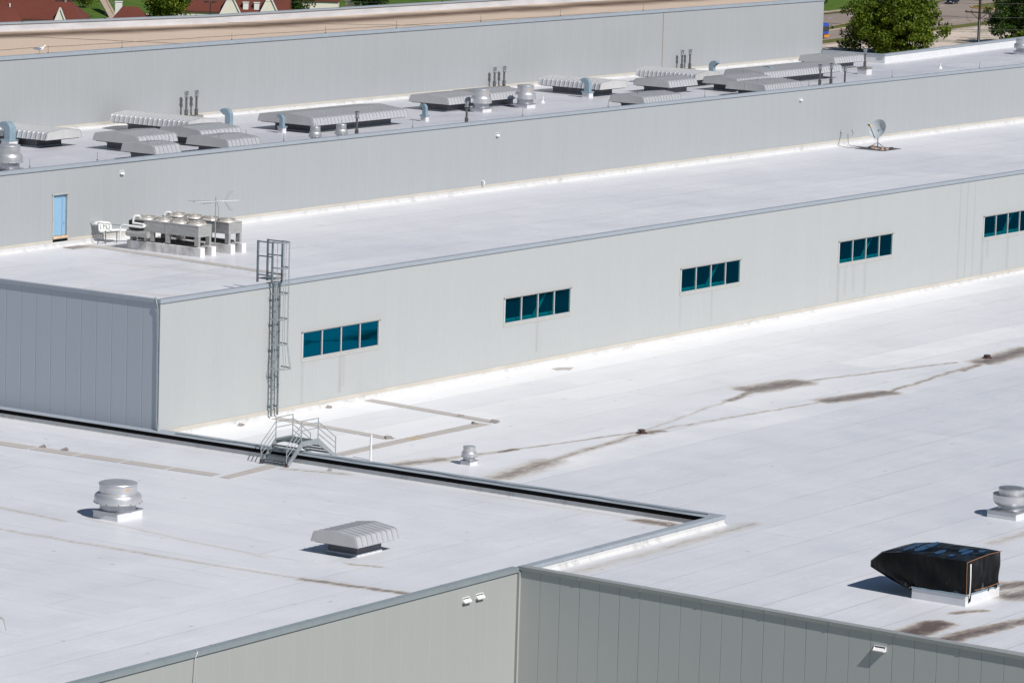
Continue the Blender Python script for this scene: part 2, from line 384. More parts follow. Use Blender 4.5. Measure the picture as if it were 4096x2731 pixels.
STR=[(15.05,-2.95,-4.9,.11,.9),(15.35,-2.95,-4.6,.10,.6),(11.75,-2.9,-5.1,.10,.55),(33.54,-2.95,-4.7,.09,.75),(52.2,-2.95,-4.8,.10,.55),(48.7,-2.95,-4.9,.08,.5),
 (67.3,-2.95,-5.1,.14,.85),(68.2,-2.95,-4.8,.12,.5),(69.2,-2.95,-4.5,.2,.4),(70.7,-2.95,-4.9,.14,.6),(86.4,-2.85,-5.1,.16,.7),(87.1,-2.85,-4.0,.16,.5),(90.0,-2.85,-5.0,.13,.75),
 (83.06,1.2,-5.2,.05,.9),(84.06,1.2,-5.2,.05,.85),(85.06,1.2,-5.2,.05,.8),(9.1,-1,-5.1,.35,.22)]
m_wallM=panel_mat('wall_panel_middle','x',.064,1.0,WALLC,(.42,.435,.434),streaks=STR)
m_wallMx=panel_mat('wall_panel_middle_end','y',.125,1.0,(.41,.45,.50),(.37,.405,.45))  # end panels bluer than the long wall: sky fill painted in
m_wall2=panel_mat('wall_panel_high','x',.546,1.0,(.355,.374,.388),(.385,.398,.405),dirt=.08)
m_wall3=panel_mat('wall_panel_top','x',.03,1.043,(.352,.366,.378),(.386,.393,.397),dirt=.09)
m_wallF=panel_mat('wall_panel_front','x',-16.57,1.02,(.37,.388,.376),(.395,.413,.40))
m_wallFx=panel_mat('wall_panel_front_side','y',-33.1,1.0,(.50,.525,.515),(.24,.255,.26),lw=.014)

# ------------------------------------------------------------------ building pieces
R1,R0,M,T2,T3,G=-5.62,-5.68,.88,4.70,9.2,-31.0
def wall_y(y,x0,x1,z0,z1,holes=()):
    """wall sheet facing -y with rectangular holes (x0,x1,z0,z1)"""
    mb=MB(); xs=sorted({x0,x1,*[h[0] for h in holes],*[h[1] for h in holes]}); zs=sorted({z0,z1,*[h[2] for h in holes],*[h[3] for h in holes]})
    for i in range(len(xs)-1):
        for j in range(len(zs)-1):
            cx,cz=(xs[i]+xs[i+1])/2,(zs[j]+zs[j+1])/2
            if any(h[0]<cx<h[1] and h[2]<cz<h[3] for h in holes): continue
            mb.add([(xs[i],y,zs[j]),(xs[i+1],y,zs[j]),(xs[i+1],y,zs[j+1]),(xs[i],y,zs[j+1])],[(0,1,2,3)])
    return mb
def coping_x(x0,x1,y,zb,zt,out=.05,deep=.35,step=3.05,dz=0):
    mb=MB(); mb.box(x0,x1,y-out,y+deep,zb,zt)
    x=x0+.8
    while x<x1:
        mb.box(x,x+.16,y-out-.006,y+deep+.006,zb-.005,zt+.006); x+=step
    mb.box(x0,x1,y-out-.02,y-out,zb-.03,zb+.02)
    return mb

# --- front low building (roof with the round fan)
b=empty('factory_building',(-16.3,-33,R0),'front low factory block, white roof with one round fan and one ribbed hood','building','factory blocks')
def P(o,par): # parent keeping world placement (blocks are modelled in world coordinates)
    o.parent=par; o.matrix_parent_inverse=Matrix.Translation(par.location).inverted(); return o
P(MB().add([(-120,-32.7,R0),(-.5,-32.7,R0),(-.5,70,R0),(-120,70,R0)],[(0,1,2,3)]).build('roof',m_R0),b)
P(wall_y(-33,-120,-16.3,G,-5.2).build('wall',m_wallF),b)
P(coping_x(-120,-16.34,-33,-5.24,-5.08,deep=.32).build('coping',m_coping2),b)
P(MB().box(-120,-16.3,-32.95,-32.7,-6,-5.24).build('wall_top',m_memb),b)
mb=MB().box(-16.25,.3,-32.98,-32.62,-6,-5.32)
mb.prism([(-33.12,R1+.001),(-32.98,R1+.12),(-32.98,R1+.001)],-16.2,.3,'x'); P(mb.build('parapet',m_memb),b)
mb=MB().box(-16.30,.36,-33.02,-32.60,-5.32,-5.17); x=-13.
while x<0: mb.box(x,x+.15,-33.027,-32.594,-5.325,-5.163); x+=3.05
P(mb.build('parapet_coping',m_coping),b)
# long parapet running back along x=0
mb=MB().box(-.46,-.04,-32.62,70,-6,-5.425)
mb.prism([(-.53,R0+.001),(-.46,R0+.05),(-.46,R0+.001)],-32.6,70,'y'); P(mb.build('parapet',m_memb),b)
P(MB().box(-.505,-.30,-32.6,70,-5.425,-5.26).build('expansion_joint',m_black),b)
mb=MB()
mb.add([(-.34,-32.6,-5.262),(.02,-32.6,-5.17),(.02,70,-5.17),(-.34,70,-5.262),(-.34,-32.6,-5.30),(.02,-32.6,-5.30),(.02,70,-5.30),(-.34,70,-5.30)],[(0,1,2,3),(4,7,6,5),(0,4,5,1),(2,6,7,3),(0,3,7,4),(1,5,6,2)])
mb.box(.02,.34,-32.6,0,-5.30,-5.165)
P(mb.build('parapet_coping',m_coping),b)
# cable clipped along the coping
pts=[]; y=-32.3
while y<-1.2: pts.append((-.12+.05*math.sin(y*2.1)+.04*math.sin(y*.7),y,-5.175+.015)); y+=.45
P(MB().tube(pts,.022,6).build('cable',m_dgalv),b)
# cowled wall vents on the front face
def wallvent(x,z,w,h,y,nx='y',s=1):
    mb=MB(); k=.035
    mb.box(-w/2,w/2,-.03,0,h/2-k,h/2); mb.box(-w/2,w/2,-.03,0,-h/2,-h/2+k); mb.box(-w/2,-w/2+k,-.03,0,-h/2+k,h/2-k); mb.box(w/2-k,w/2,-.03,0,-h/2+k,h/2-k)
    mb.prism([(-.005,-h/2),(-.17,-h/2-.02),(-.19,-h/2+.04),(-.005,h*.12)],-w/2+.03,w/2-.03,'x')
    mb.prism([(-.19,-h/2+.02),(-.02,h/2-k),(0,h/2-k),(0,-h/2+.02)],-w/2+.01,-w/2+.035,'x'); mb.prism([(-.19,-h/2+.02),(-.02,h/2-k),(0,h/2-k),(0,-h/2+.02)],w/2-.035,w/2-.01,'x')
    fr=mb.build('wall_vent',m_white,fix=True)
    dk=MB().box(-w/2+k,w/2-k,-.008,-.002,-h/2+k,h/2-k).build('opening',m_under,fr)
    fr.location=(x,y,z) if nx=='y' else (y,x,z)
    if nx=='x': fr.rotation_euler=(0,0,-PI/2)
    fr.scale=(s*.88,s*.88,s*.88)
    return fr
def Pp(o,par): o.parent=par; o.location=Vector(o.location)-par.location; return o
for x,z in((-20.17,-5.87),(-19.2,-5.86)): Pp(wallvent(x,z,.62,.24,-33.0),b)

P(MB().tube([(-37.9,-32.9,-5.06),(-38.0,-33.06,-5.1),(-38.15,-33.08,-5.3),(-38.22,-33.06,-6.2),(-38.22,-33.05,-12)],.018,6).build('downlead',m_frame),b)
# --- right low building (big white roof)
b=empty('factory_building',(10,-33,R1),'large low factory block, wide stained white roof with floor drains and tarpaulin covered unit','building','factory blocks')
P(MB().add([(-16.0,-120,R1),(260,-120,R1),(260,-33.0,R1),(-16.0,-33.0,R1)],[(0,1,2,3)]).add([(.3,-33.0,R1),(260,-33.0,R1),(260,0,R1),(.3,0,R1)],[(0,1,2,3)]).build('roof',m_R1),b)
zc=lambda y:-5.17-(max(0,-33-y))*.0105
w=MB()
for y0,y1 in((-33,-57),(-57,-80),(-80,-120)): w.add([(-16.3,y0,G),(-16.3,y1,G),(-16.3,y1,zc(y1)),(-16.3,y0,zc(y0))],[(0,1,2,3)])
P(w.build('wall',m_wallFx),b)
mb=MB(); ys=[-33.0+(-3.05)*i for i in range(28)]
for a,c in zip(ys[:-1],ys[1:]):
    for x0,x1,dz0,dz1 in((-16.37,-15.95,0,.15),):
        za,zd=zc(a),zc(c)
        mb.add([(x0,a,za+dz0),(x1,a,za+dz0),(x1,c,zd+dz0),(x0,c,zd+dz0),(x0,a,za+dz1),(x1,a,za+dz1),(x1,c,zd+dz1),(x0,c,zd+dz1)],[(0,1,2,3),(4,7,6,5),(0,4,5,1),(2,6,7,3),(0,3,7,4),(1,5,6,2)])
    mb.box(-16.43,-16.37,c,a-.001,zc(a)-.035,zc(a)+.02) if False else None
    mb.box(-16.378,-15.94,c-.07,c+.07,zc(c)-.004,zc(c)+.156)
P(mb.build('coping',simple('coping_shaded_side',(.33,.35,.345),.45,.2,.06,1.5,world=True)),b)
P(MB().add([(-15.97,-33,R1),(-15.97,-120,R1),(-15.97,-120,-5.3),(-15.97,-33,-5.2)],[(0,1,2,3)]).build('wall_top',m_memb),b)
Pp(wallvent(-50.55,-5.94,.62,.25,-16.3,'x'),b)
# corner trim of the reentrant corner
P(MB().box(-16.42,-16.302,-33.12,-33.002,G,-5.26).build('corner_trim',m_wallF),b)

# --- middle building with the window strips
b=empty('factory_building',(0,0,R1),'middle factory block, pale panelled wall with five teal window strips, chillers on roof','building','factory blocks')
WIN=[(11.76,18.42,-1.50,-2.82),(30.28,36.84,-1.50,-2.85),(48.68,55.36,-1.50,-2.85),(67.32,74.1,-1.45,-2.80),(86.52,93.3,-1.38,-2.76),(105.0,111.7,-1.38,-2.76)]
P(wall_y(0,0,200,-5.24,1.26,[(a-.06,c+.06,z1-.06,z0+.06) for a,c,z0,z1 in WIN]).build('wall',m_wallM),b)
P(MB().add([(0,0,-6.2),(0,60,-6.2),(0,60,1.26),(0,0,1.26)],[(0,1,2,3)]).build('wall',m_wallMx),b)
P(MB().add([(.28,.28,M),(200,.28,M),(200,19.47,M),(.28,19.47,M)],[(0,1,2,3)]).build('roof',m_M),b)
P(coping_x(-.05,200,0,1.233,1.39,deep=.26).build('coping',m_coping),b)
mb=MB().box(-.05,  .22,.265,60,1.233,1.39); mb.box(-.07,-.05,-.05,60,1.21,1.26)
P(mb.build('coping',m_coping),b)
P(MB().box(.22,200,.20,.28,M-.1,1.232).build('parapet_inside',m_memb),b)
P(MB().box(.14,.28,.28,19.4,M-.1,1.232).build('parapet_inside',m_memb),b)
P(MB().box(.35,200,-.045,.02,-5.41,-5.235).build('counterflashing',m_tan),b)
P(MB().prism([(-.035,-5.40),(-.035,R1+.10),(-.16,R1+.001),(.02,R1+.001),(.02,-5.40)],.35,200,'x').build('base_flashing',m_memb),b)
# reentrant corner edge trim and downlead
P(MB().box(-.03,.09,-.03,-.001,-5.24,1.20).build('corner_trim',m_wallM),b)
for i,(x0,x1,zt,zb) in enumerate(WIN):
    fr=MB(); t=.075
    fr.box(x0-.06,x1+.06,-.02,.12,zt,zt+.04); fr.box(x0-.06,x1+.06,-.03,.12,zb-.05,zb+.005)
    fr.box(x0-.06,x0+.02,-.018,.12,zb+.02,zt); fr.box(x1-.02,x1+.06,-.018,.12,zb+.02,zt)
    for k in(1,2,3):
        xm=x0+(x1-x0)*k/4; fr.box(xm-.032,xm+.032,-.016,.12,zb+.02,zt)
    f=P(fr.build('window',m_frame),b)
    tr=MB().box(x0-.16,x1+.16,-.10,-.004,zt+.064,zt+.10); tr.box(x0-.14,x1+.14,-.022,-.004,zb-.20,zb-.065)
    tr.box(x0-.14,x0-.064,-.02,-.004,zb-.065,zt+.064); tr.box(x1+.064,x1+.14,-.02,-.004,zb-.065,zt+.064)
    P2=lambda o:(setattr(o,'parent',f),o)[1]
    P2(tr.build('trim',m_trim))
    for k in range(4):
        a=x0+(x1-x0)*k/4+.045; c=x0+(x1-x0)*(k+1)/4-.045
        P2(MB().add([(a,.05,zb+.02),(c,.05,zb+.02),(c,.05,zt),(a,.05,zt)],[(0,1,2,3)]).build('pane',m_glass1 if i==0 else m_glass2))
    rm=MB().box(x0-.3,x1+.3,.14,3.2,zb-1.2,zt+.7)
    # room shell seen through the tinted panes (front face left open)
    me=rm; me.f=[q for q in me.f if q!=(0,1,5,4)]; me.s=me.s[:len(me.f)]
    P2(rm.build('interior',m_inside,fix=False))
    if i:
        br=MB().beam((x0+(x1-x0)*.50,.45,zb-.25),(x0+(x1-x0)*.72,.45,zt+.05),.10,.17,up=(0,1,0))
        br.box(x0+.1,x0+(x1-x0)*.86,.38,.5,zb+.03,zb+.13); br.box(x0+.1,x0+(x1-x0)*.86,.3,.6,zb-.05,zb+.0)
        P2(br.build('interior_brace',m_brace))
# downlead on the end wall
P(MB().tube([(.12,.42,1.44),(-.02,.30,1.42),(-.09,.16,1.2),(-.06,.09,.9),(-.05,.085,-.5),(-.05,.10,-1.6),(-.05,.082,-2.9),(-.05,.075,-4.6),(-.06,.03,-5.05),(-.07,-.05,-5.22)],.028,8).build('downlead',m_galv),b)

# --- high building with hoods on its roof
Y2=19.47
b=empty('factory_building',(0,Y2,M),'upper factory block behind the chillers, blue door in wall, roof crowded with ribbed hoods','building','factory blocks')
P(wall_y(Y2,0,260,1.325,5.27,[(14.46,15.62,1.50,3.80)]).build('wall',m_wall2),b)
P(MB().add([(0,Y2+.3,T2),(260,Y2+.3,T2),(260,41.3,T2),(127.4,31.1,T2),(127.0,36.6,T2),(0,36.6,T2)],[(0,1,2,3,4,5)]).build('roof',m_T2),b)
P(coping_x(0,260,Y2,5.25,5.40,deep=.30).build('coping',m_coping),b)
P(MB().box(0,260,Y2+.3,Y2+.36,T2-.1,5.249).build('parapet_inside',m_memb),b)
mb=MB().box(.35,14.40,Y2-.045,Y2+.01,1.18,1.33); mb.box(15.68,200,Y2-.045,Y2+.01,1.18,1.33)
P(mb.build('counterflashing',m_tan),b)
P(MB().prism([(Y2-.035,1.19),(Y2-.035,M+.12),(Y2-.2,M+.001),(Y2+.01,M+.001),(Y2+.01,1.19)],.35,200,'x').build('base_flashing',m_memb),b)
d=MB(); d.box(14.38,14.46,Y2-.03,Y2+.2,1.46,3.83); d.box(15.62,15.70,Y2-.03,Y2+.2,1.46,3.83); d.box(14.34,15.76,Y2-.06,Y2+.2,3.80,3.88)
fr=P(d.build('door_frame',m_trim),b)
dr=P(MB().box(14.46,15.30,Y2+.10,Y2+.15,1.52,3.80).box(15.36,15.62,Y2+.12,Y2+.16,1.52,3.80).box(15.30,15.36,Y2+.06,Y2+.15,1.52,3.80).build('door',m_door),b)
h=MB().box(14.50,14.56,Y2+.04,Y2+.10,2.42,2.52).box(14.48,14.62,Y2+.03,Y2+.06,2.46,2.49).build('door_handle',m_galv); h.parent=dr
P(MB().box(14.42,15.68,Y2-.07,Y2+.16,1.38,1.50).build('door_sill',simple('worn_sill',(.62,.45,.30),.8,0,.3,6)),b)
for x,z in((20.25,4.66),(57.25,4.45),(94.87,4.58)): Pp(wallvent(x,z,.40,.26,Y2,s=.9),b)
for x,z in((55.68,1.56),): P(MB().tube([(x,Y2,z+.06),(x,Y2-.16,z+.07),(x,Y2-.22,z+.0),(x,Y2-.22,z-.16)],.045,8).build('vent_pipe',m_white),b)
for x,z in((102.44,1.92),(100.75,1.92)):
    P(MB().box(x-.06,x+.06,Y2-.06,Y2,z-.06,z+.06).tube([(x,Y2-.05,z),(x+.05,Y2-.12,z-.05),(x+.02,Y2-.1,z-.3)],.025,6).build('cable_outlet',m_galv),b)
# back parapet of the high roof (right hand stretch)
def seg(mb,p,q,t,z0,z1):
    p=Vector((p[0],p[1],0));q=Vector((q[0],q[1],0)); d=(q-p).normalized(); n=Vector((-d.y,d.x,0))*t
    vs=[(a.x,a.y,z) for z in(z0,z1) for a in(p,q,q+n,p+n)]
    mb.add(vs,[(0,3,2,1),(4,5,6,7),(0,1,5,4),(1,2,6,5),(2,3,7,6),(3,0,4,7)]); return mb
mb=MB(); seg(mb,(127.3,31.0),(260,41.2),.35,T2-.2,5.30); seg(mb,(127.3,31.0),(126.9,36.5),-.35,T2-.2,5.30)
P(mb.build('parapet',m_curbw),b)
mb=MB(); seg(mb,(127.2,30.94),(260,41.14),.47,5.30,5.42); seg(mb,(127.22,31.42),(126.84,36.5),-.45,5.302,5.418)
P(mb.build('coping',m_coping),b)
P(MB().add([(127.6,31.3,G),(260,41.6,G),(260,41.6,5.3),(127.6,31.3,5.3)],[(0,1,2,3)]).build('wall',m_wall2),b)

# --- top building with the gravel roof
Y3=36.52
b=empty('factory_building',(0,Y3,T2),'rear factory block, tan gravel roof edged by a white parapet','building','factory blocks')
P(wall_y(Y3,0,127,5.03,9.37).add([(127,Y3,G),(127,47.2,G),(127,47.2,9.37),(127,Y3,9.37)],[(0,1,2,3)]).build('wall',m_wall3),b)
P(MB().add([(0,Y3+.3,T3),(127,Y3+.3,T3),(127,47.2,T3),(66,49.4,T3),(0,61.0,T3)],[(0,1,2,3,4)]).build('roof',m_gravel),b)
P(coping_x(0,127.05,Y3,9.35,9.53,deep=.38,step=3.05).build('coping',m_coping),b)
P(MB().box(0,127,Y3+.3,Y3+.36,T3-.1,9.349).build('parapet_inside',m_memb),b)
P(MB().box(0,127,Y3-.05,Y3,4.90,5.035).build('counterflashing',m_tan),b)
P(MB().prism([(Y3-.04,4.91),(Y3-.04,T2+.1),(Y3-.25,T2+.001),(Y3,T2+.001),(Y3,4.91)],0,127,'x').build('base_flashing',m_memb),b)
P(MB().box(103.33,103.39,Y3-.03,Y3-.001,5.03,9.34).build('expansion_joint',simple('joint_strip',(.30,.26,.20),.7)),b)
mb=MB(); seg(mb,(0,61.0),(66,49.4),.4,T3-.2,9.68); seg(mb,(66,49.4),(127,47.2),.4,T3-.2,9.677); P(mb.build('parapet',simple('stained_white_parapet',(.52,.52,.545),.55,0,.16,1.1,world=True,stretch=(.4,1,2))),b)
mb=MB(); seg(mb,(0,60.92),(66,49.32),.56,9.68,9.78); seg(mb,(66,49.32),(127.1,47.12),.56,9.683,9.777); P(mb.build('coping',m_coping),b)
P(MB().add([(0,61.35,G),(66,49.75,G),(127,47.55,G),(127,47.55,9.6),(66,49.75,9.6),(0,61.35,9.6)],[(5,4,1,0),(4,3,2,1)]).build('wall',m_wall3),b)
# lightning cable lying on the gravel
def cable_on(pts,r,name,mat,label,cat,group=None):
    return tag(MB().tube(pts,r,5).build(name,mat),label,cat,group)
def wig(p,q,n,a,z):
    out=[]
    for i in range(n+1):
        t=i/n; out.append((p[0]+(q[0]-p[0])*t+random.uniform(-a,a)*.4,p[1]+(q[1]-p[1])*t+random.uniform(-a,a),z+random.uniform(0,.02)))
    return out
m_cable=simple('bare_conductor',(.10,.09,.085),.6,.2,.2,5)
cable_on(wig((33,42.6),(103,39.2),60,.12,T3+.03),.013,'lightning_cable',m_cable,'long dark conductor lying lengthwise on the tan gravel roof','cable','conductors on the gravel roof')
cable_on(wig((44,52),(50,38.3),26,.12,T3+.03),.013,'lightning_cable',m_cable,'dark conductor crossing the gravel roof at its left end','cable','conductors on the gravel roof')
cable_on(wig((67,49),(79,37.8),30,.12,T3+.03),.013,'lightning_cable',m_cable,'dark conductor crossing the gravel roof near its middle','cable','conductors on the gravel roof')
cable_on(wig((1,Y2+.75),(140,Y2+.75),110,.05,T2+.03),.012,'lightning_cable',m_cable,'thin conductor following the front edge of the hooded roof','cable')

# ------------------------------------------------------------------ rooftop ribbed hoods
def hood(dx,dy,axis,he=.50,hs=.46,hr=.56,cx=None,cy=None,ribs=.36,white=.06,label='',loc=(0,0,0),rodded=False,split=False,curb_m=None):
    """dx,dy eave size; axis = direction of extrusion; origin at the roof under its centre"""
    root=empty('roof_hood',loc,label,'roof vent','ribbed hoods on the roofs')
    L,W=(dx,dy) if axis=='x' else (dy,dx)
    w=W/2
    def prof(o=0):
        base=[(-w,0),(-w+.10,hs-.17),(-w+.135,hs-.08),(-w+.20,hs-.025),(-w+.30,hs),(0,hr),(w-.30,hs),(w-.20,hs-.025),(w-.135,hs-.08),(w-.10,hs-.17),(w,0)]
        out=[]
        for u,z in base:
            out.append((u+(o if u>0 else -o if u<0 else 0)*(1 if z<hs-.05 else .3),he+z+(o if z>.2 else 0)))
        return out
    ax='x' if axis=='x' else 'y'
    c=MB().prism(prof(),-L/2,L/2,ax); nf0=len(c.f)
    n=max(2,round(L/ribs)); 
    for i in range(n+1):
        a=-L/2+.02+(L-.04)*i/n
        c.prism(prof(.045),a-.019,a+.019,ax)
    cv=c.build('cover',m_hood,root,fix=True); cv.data.materials.append(m_seam)
    for p_ in cv.data.polygons:
        if p_.index>=nf0: p_.material_index=1
    for sgn in(-1,1):
        e=MB(); p=[(u*.985,z+(-.012 if z>he+.1 else .012)) for u,z in prof()]
        a=sgn*(L/2+.004); e.prism(p,min(a,a+sgn*.012),max(a,a+sgn*.012),ax)
        if split: e.box(*(( -L/2-.03 if sgn<0 else L/2+.0),(-L/2-0.0 if sgn<0 else L/2+.03),-.03,.03,he+.02,he+hr-.02)) if ax=='x' else e.box(-.03,.03,(-L/2-.03 if sgn<0 else L/2),(-L/2 if sgn<0 else L/2+.03),he+.02,he+hr-.02)
        e.build('end_panel',m_hoodend,root)
    cx=cx or dx*.68; cy=cy or dy*.66
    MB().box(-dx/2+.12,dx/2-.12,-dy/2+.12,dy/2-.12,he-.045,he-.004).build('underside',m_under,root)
    MB().box(-cx/2,cx/2,-cy/2,cy/2,.0+white,he-.05).build('curb',curb_m or m_curb,root)
    if white: MB().box(-cx/2-.025,cx/2+.025,-cy/2-.025,cy/2+.025,0,white).build('base_flashing',m_curbw,root)
    mb=MB(); mb.box(-cx/2-.04,cx/2+.04,-cy/2-.04,cy/2+.04,he-.14,he-.09); mb.build('curb_cap',m_curb,root)
    if rodded:
        a=.28 if axis=='x' else 0
        for sx in(-1,1):
            r=MB().tube([(sx*L*.42,-w*.42,he+hs+.02),(sx*L*.42,-w*.42,he+hs+.42)],.012,5); r.build('lightning_rod',m_cable,root)
        MB().tube([(-L*.48,-w*.40,he+hs+.04),(0,-w*.42,he+hs+.05),(L*.48,-w*.38,he+hs+.04),(L*.5+.06,-w*.42,he+.2),(L*.5+.1,-w*.6,.02)],.012,5).build('conductor',m_cable,root)
    return root
hood(3.0,2.5,'x',.52,.46,.58,1.78,1.56,.37,label='small ribbed metal hood on the front roof casting a blue-black shadow',loc=(-15.95,-24.1,R0),white=.10)
hood(2.6,2.4,'x',.52,.46,.58,1.7,1.5,.37,label='ribbed hood corner peeking in at the lower left edge of the photo',loc=(-41.1,-23.8,R0),white=.10)
HD=[ # Lx,Ly, Fx,Fy, Rx,Ry at eave height .6, axis, label, flags
 ((26.39,36.2),(25.31,29.75),(28.62,29.29),'y','big hood cut by the left edge of the photo, ribs facing left',dict(split=True)),
 ((28.22,27.98),(27.43,24.54),(31.34,24.32),'x','hood in the left cluster right behind the small bluish hood',{}),
 ((38.32,34.70),(37.30,28.82),(40.40,28.39),'y','long hood farthest back in the left cluster, beside two flues',dict(split=True)),
 ((33.79,27.59),(33.13,24.29),(37.33,24.37),'x','middle hood of the left cluster, between the long rear hood and the rodded front one',{}),
 ((24.64,22.96),(24.12,20.29),(26.66,20.50),'x','smallest hood, bluish, at the roof edge in the left cluster',dict(rodded=True)),
 ((30.75,23.05),(30.12,19.87),(33.47,19.87),'x','front right hood of the left cluster, with lightning rods on it',dict(rodded=True)),
 ((45.71,29.27),(44.78,24.95),(55.17,24.82),'x','very long hood behind the two small fans and a flue',dict(split=True,cx=8.3,cy=2.9)),
 ((64.44,31.21),(63.57,27.94),(67.9,27.96),'x','left hood of the pair behind the two big round fans',{}),
 ((69.6,31.40),(68.6,27.99),(73.17,28.2),'x','right hood of the pair behind the two big round fans',{}),
 ((82.65,33.17),(82.08,28.0),(85.65,27.96),'y','hood behind a gooseneck duct at mid roof, ribs facing left',dict(split=True)),
 ((94.89,33.09),(94.58,28.03),(98.13,28.02),'y','ribs-left hood in front of the right-hand pair of wall flues',dict(split=True)),
 ((88.03,28.85),(87.64,25.87),(91.56,25.83),'x','hood just in front of the ribs-left hood of the right cluster',{}),
 ((75.48,22.69),(75.10,19.67),(79.95,20.08),'x','rodded hood at the roof edge, alone right of centre',dict(rodded=True)),
 ((93.87,26.65),(93.19,23.51),(98.09,23.88),'x','hood squeezed between the longest right hood and the front right one',{}),
 ((90.89,23.04),(90.78,19.64),(95.84,19.89),'x','front hood of the right cluster, on the roof edge, seam down its end',dict(rodded=True,split=True)),
 ((100.31,29.04),(100.36,25.30),(111.51,25.76),'x','longest hood of the right cluster, behind three dark flues',dict(split=True)),
 ((117.65,32.66),(116.68,29.24),(121.70,29.65),'x','farthest hood at right, in front of the green tree',dict(white=.16)),
]
for Lp,Fp,Rp,ax,lab,kw in HD:
    x0=(Lp[0]+Fp[0])/2+.77; x1=Rp[0]+.77
    y0=(Fp[1]+Rp[1])/2+.63; y1=Lp[1]+.63
    if ax=='y': x0=Fp[0]+.77+.1
    hood(x1-x0,y1-y0,ax,.50,.46,.46+.04*(y1-y0 if ax=='x' else x1-x0),label=lab,loc=((x0+x1)/2,(y0+y1)/2,T2),ribs=.37,**kw)

# ------------------------------------------------------------------ round exhaust fans
def fan(loc,label,sr=1,sz=1,cxy=(1.8,1.45),ch=.38,up=False,rod=False,whitecurb=True,sticker=False):
    r=empty('exhaust_fan',loc,label,'exhaust fan','round roof exhaust fans')
    a,b_=cxy
    MB().box(-a/2,a/2,-b_/2,b_/2,0,ch-.04).build('curb',m_curbw if whitecurb else m_curb,r)
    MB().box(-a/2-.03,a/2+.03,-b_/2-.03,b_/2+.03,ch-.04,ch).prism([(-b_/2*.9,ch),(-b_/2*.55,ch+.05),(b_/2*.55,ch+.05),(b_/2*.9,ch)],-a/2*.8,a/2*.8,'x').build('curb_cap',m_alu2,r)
    S=lambda pr:[(x*sr,ch+(z-.38)*sz) for x,z in pr]
    if not up:
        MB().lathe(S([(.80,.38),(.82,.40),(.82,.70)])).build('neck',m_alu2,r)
        MB().lathe(S([(.80,.70),(1.06,.705),(1.10,.70),(1.10,.73),(1.07,.75),(1.07,.97),(1.04,1.05),(.97,1.12),(.86,1.15),(.60,1.15)]),56).build('windband',m_alu,r)
        MB().lathe(S([(.84,1.15),(.85,1.17),(.85,1.54),(.60,1.54)]),56).build('motor_drum',m_alu,r)
        MB().lathe(S([(.875,1.525),(.88,1.56),(.865,1.585),(.80,1.61),(.4,1.635),(.001,1.645)]),56).build('cap',m_alu,r)
        nb=12; mb=MB()
        for k in range(nb):
            t=2*PI*k/nb+.2; x,y=1.085*sr*math.cos(t),1.085*sr*math.sin(t); z=S([(0,.72)])[0][1]
            mb.lathe([(.001,-.015),(.022*max(sr,.6),-.015),(.022*max(sr,.6),.03),(.001,.03)],6,(x,y,z))
        mb.build('bolts',m_under,r)
    else:
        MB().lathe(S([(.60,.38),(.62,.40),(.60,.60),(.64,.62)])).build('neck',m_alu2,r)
        MB().lathe(S([(.55,.58),(.68,.60),(.78,.68),(.84,.80),(.86,.98),(.86,1.08),(.875,1.10),(.84,1.09),(.82,1.0),(.80,.85),(.5,.8)]),56).build('windband',m_alu,r)
        MB().lathe(S([(.60,.80),(.60,1.36),(.4,1.36)]),56).build('motor_drum',m_alu,r)
        MB().lathe(S([(.61,1.35),(.615,1.38),(.59,1.40),(.3,1.425),(.001,1.43)]),56).build('cap',m_alu2,r)
    if sticker:
        t=-PI/2-.45; rr=.853*sr; z0,z1=S([(0,1.33)])[0][1],S([(0,1.40)])[0][1]; mb=MB(); pts=[]
        for k in range(4):
            tt=t+k*.055; pts.append((rr*math.cos(tt),rr*math.sin(tt)))
        for p,q in zip(pts[:-1],pts[1:]): mb.add([(*p,z0),(*q,z0),(*q,z1),(*p,z1)],[(0,1,2,3)])
        mb.build('sticker',m_sticker,r)
    if rod: MB().tube([(0,0,S([(0,1.6)])[0][1]),(0,0,S([(0,1.6)])[0][1]+.22)],.012,5).build('lightning_rod',m_cable,r)
    return r
m_sticker=simple('orange_warning_sticker',(.75,.33,.05),.5,0,.1,8)
fan((-16.95,-11.55,R0),'large round fan on the front roof at left',1.0,1.0,(1.75,1.42),.38,sticker=True)
fan((5.0,-15.45,R1),'small round fan on the stained white roof',.36,.56,(.62,.56),.22)
fan((11.45,-41.75,R1),'open-bowl round fan cut by the right edge of the photo',1.0,1.0,(1.8,1.5),.34,up=True)
fan((67.0,27.55,T2),'round fan nearer the gooseneck of the two big roof fans',.66,1.02,(1.0,1.0),.28,sticker=True)
fan((72.05,27.45,T2),'round fan nearer the white vent pipe of the two big roof fans',.66,1.02,(1.0,1.0),.28,sticker=True)
fan((40.2,21.0,T2),'left of the two small round fans in front of the very long hood',.36,.68,(.75,.75),.36,rod=True,whitecurb=False)
fan((42.75,20.95,T2),'right of the two small round fans in front of the very long hood',.36,.68,(.75,.75),.36,rod=True,whitecurb=False)
fan((14.2,22.5,T2),'round fan cut by the left photo edge on the hooded roof',.72,1.05,(1.15,1.05),.38,whitecurb=False)
fan((145.9,28.6,T2),'dull round fan at the right photo edge on the hooded roof',.66,.80,(1.15,1.0),.30)

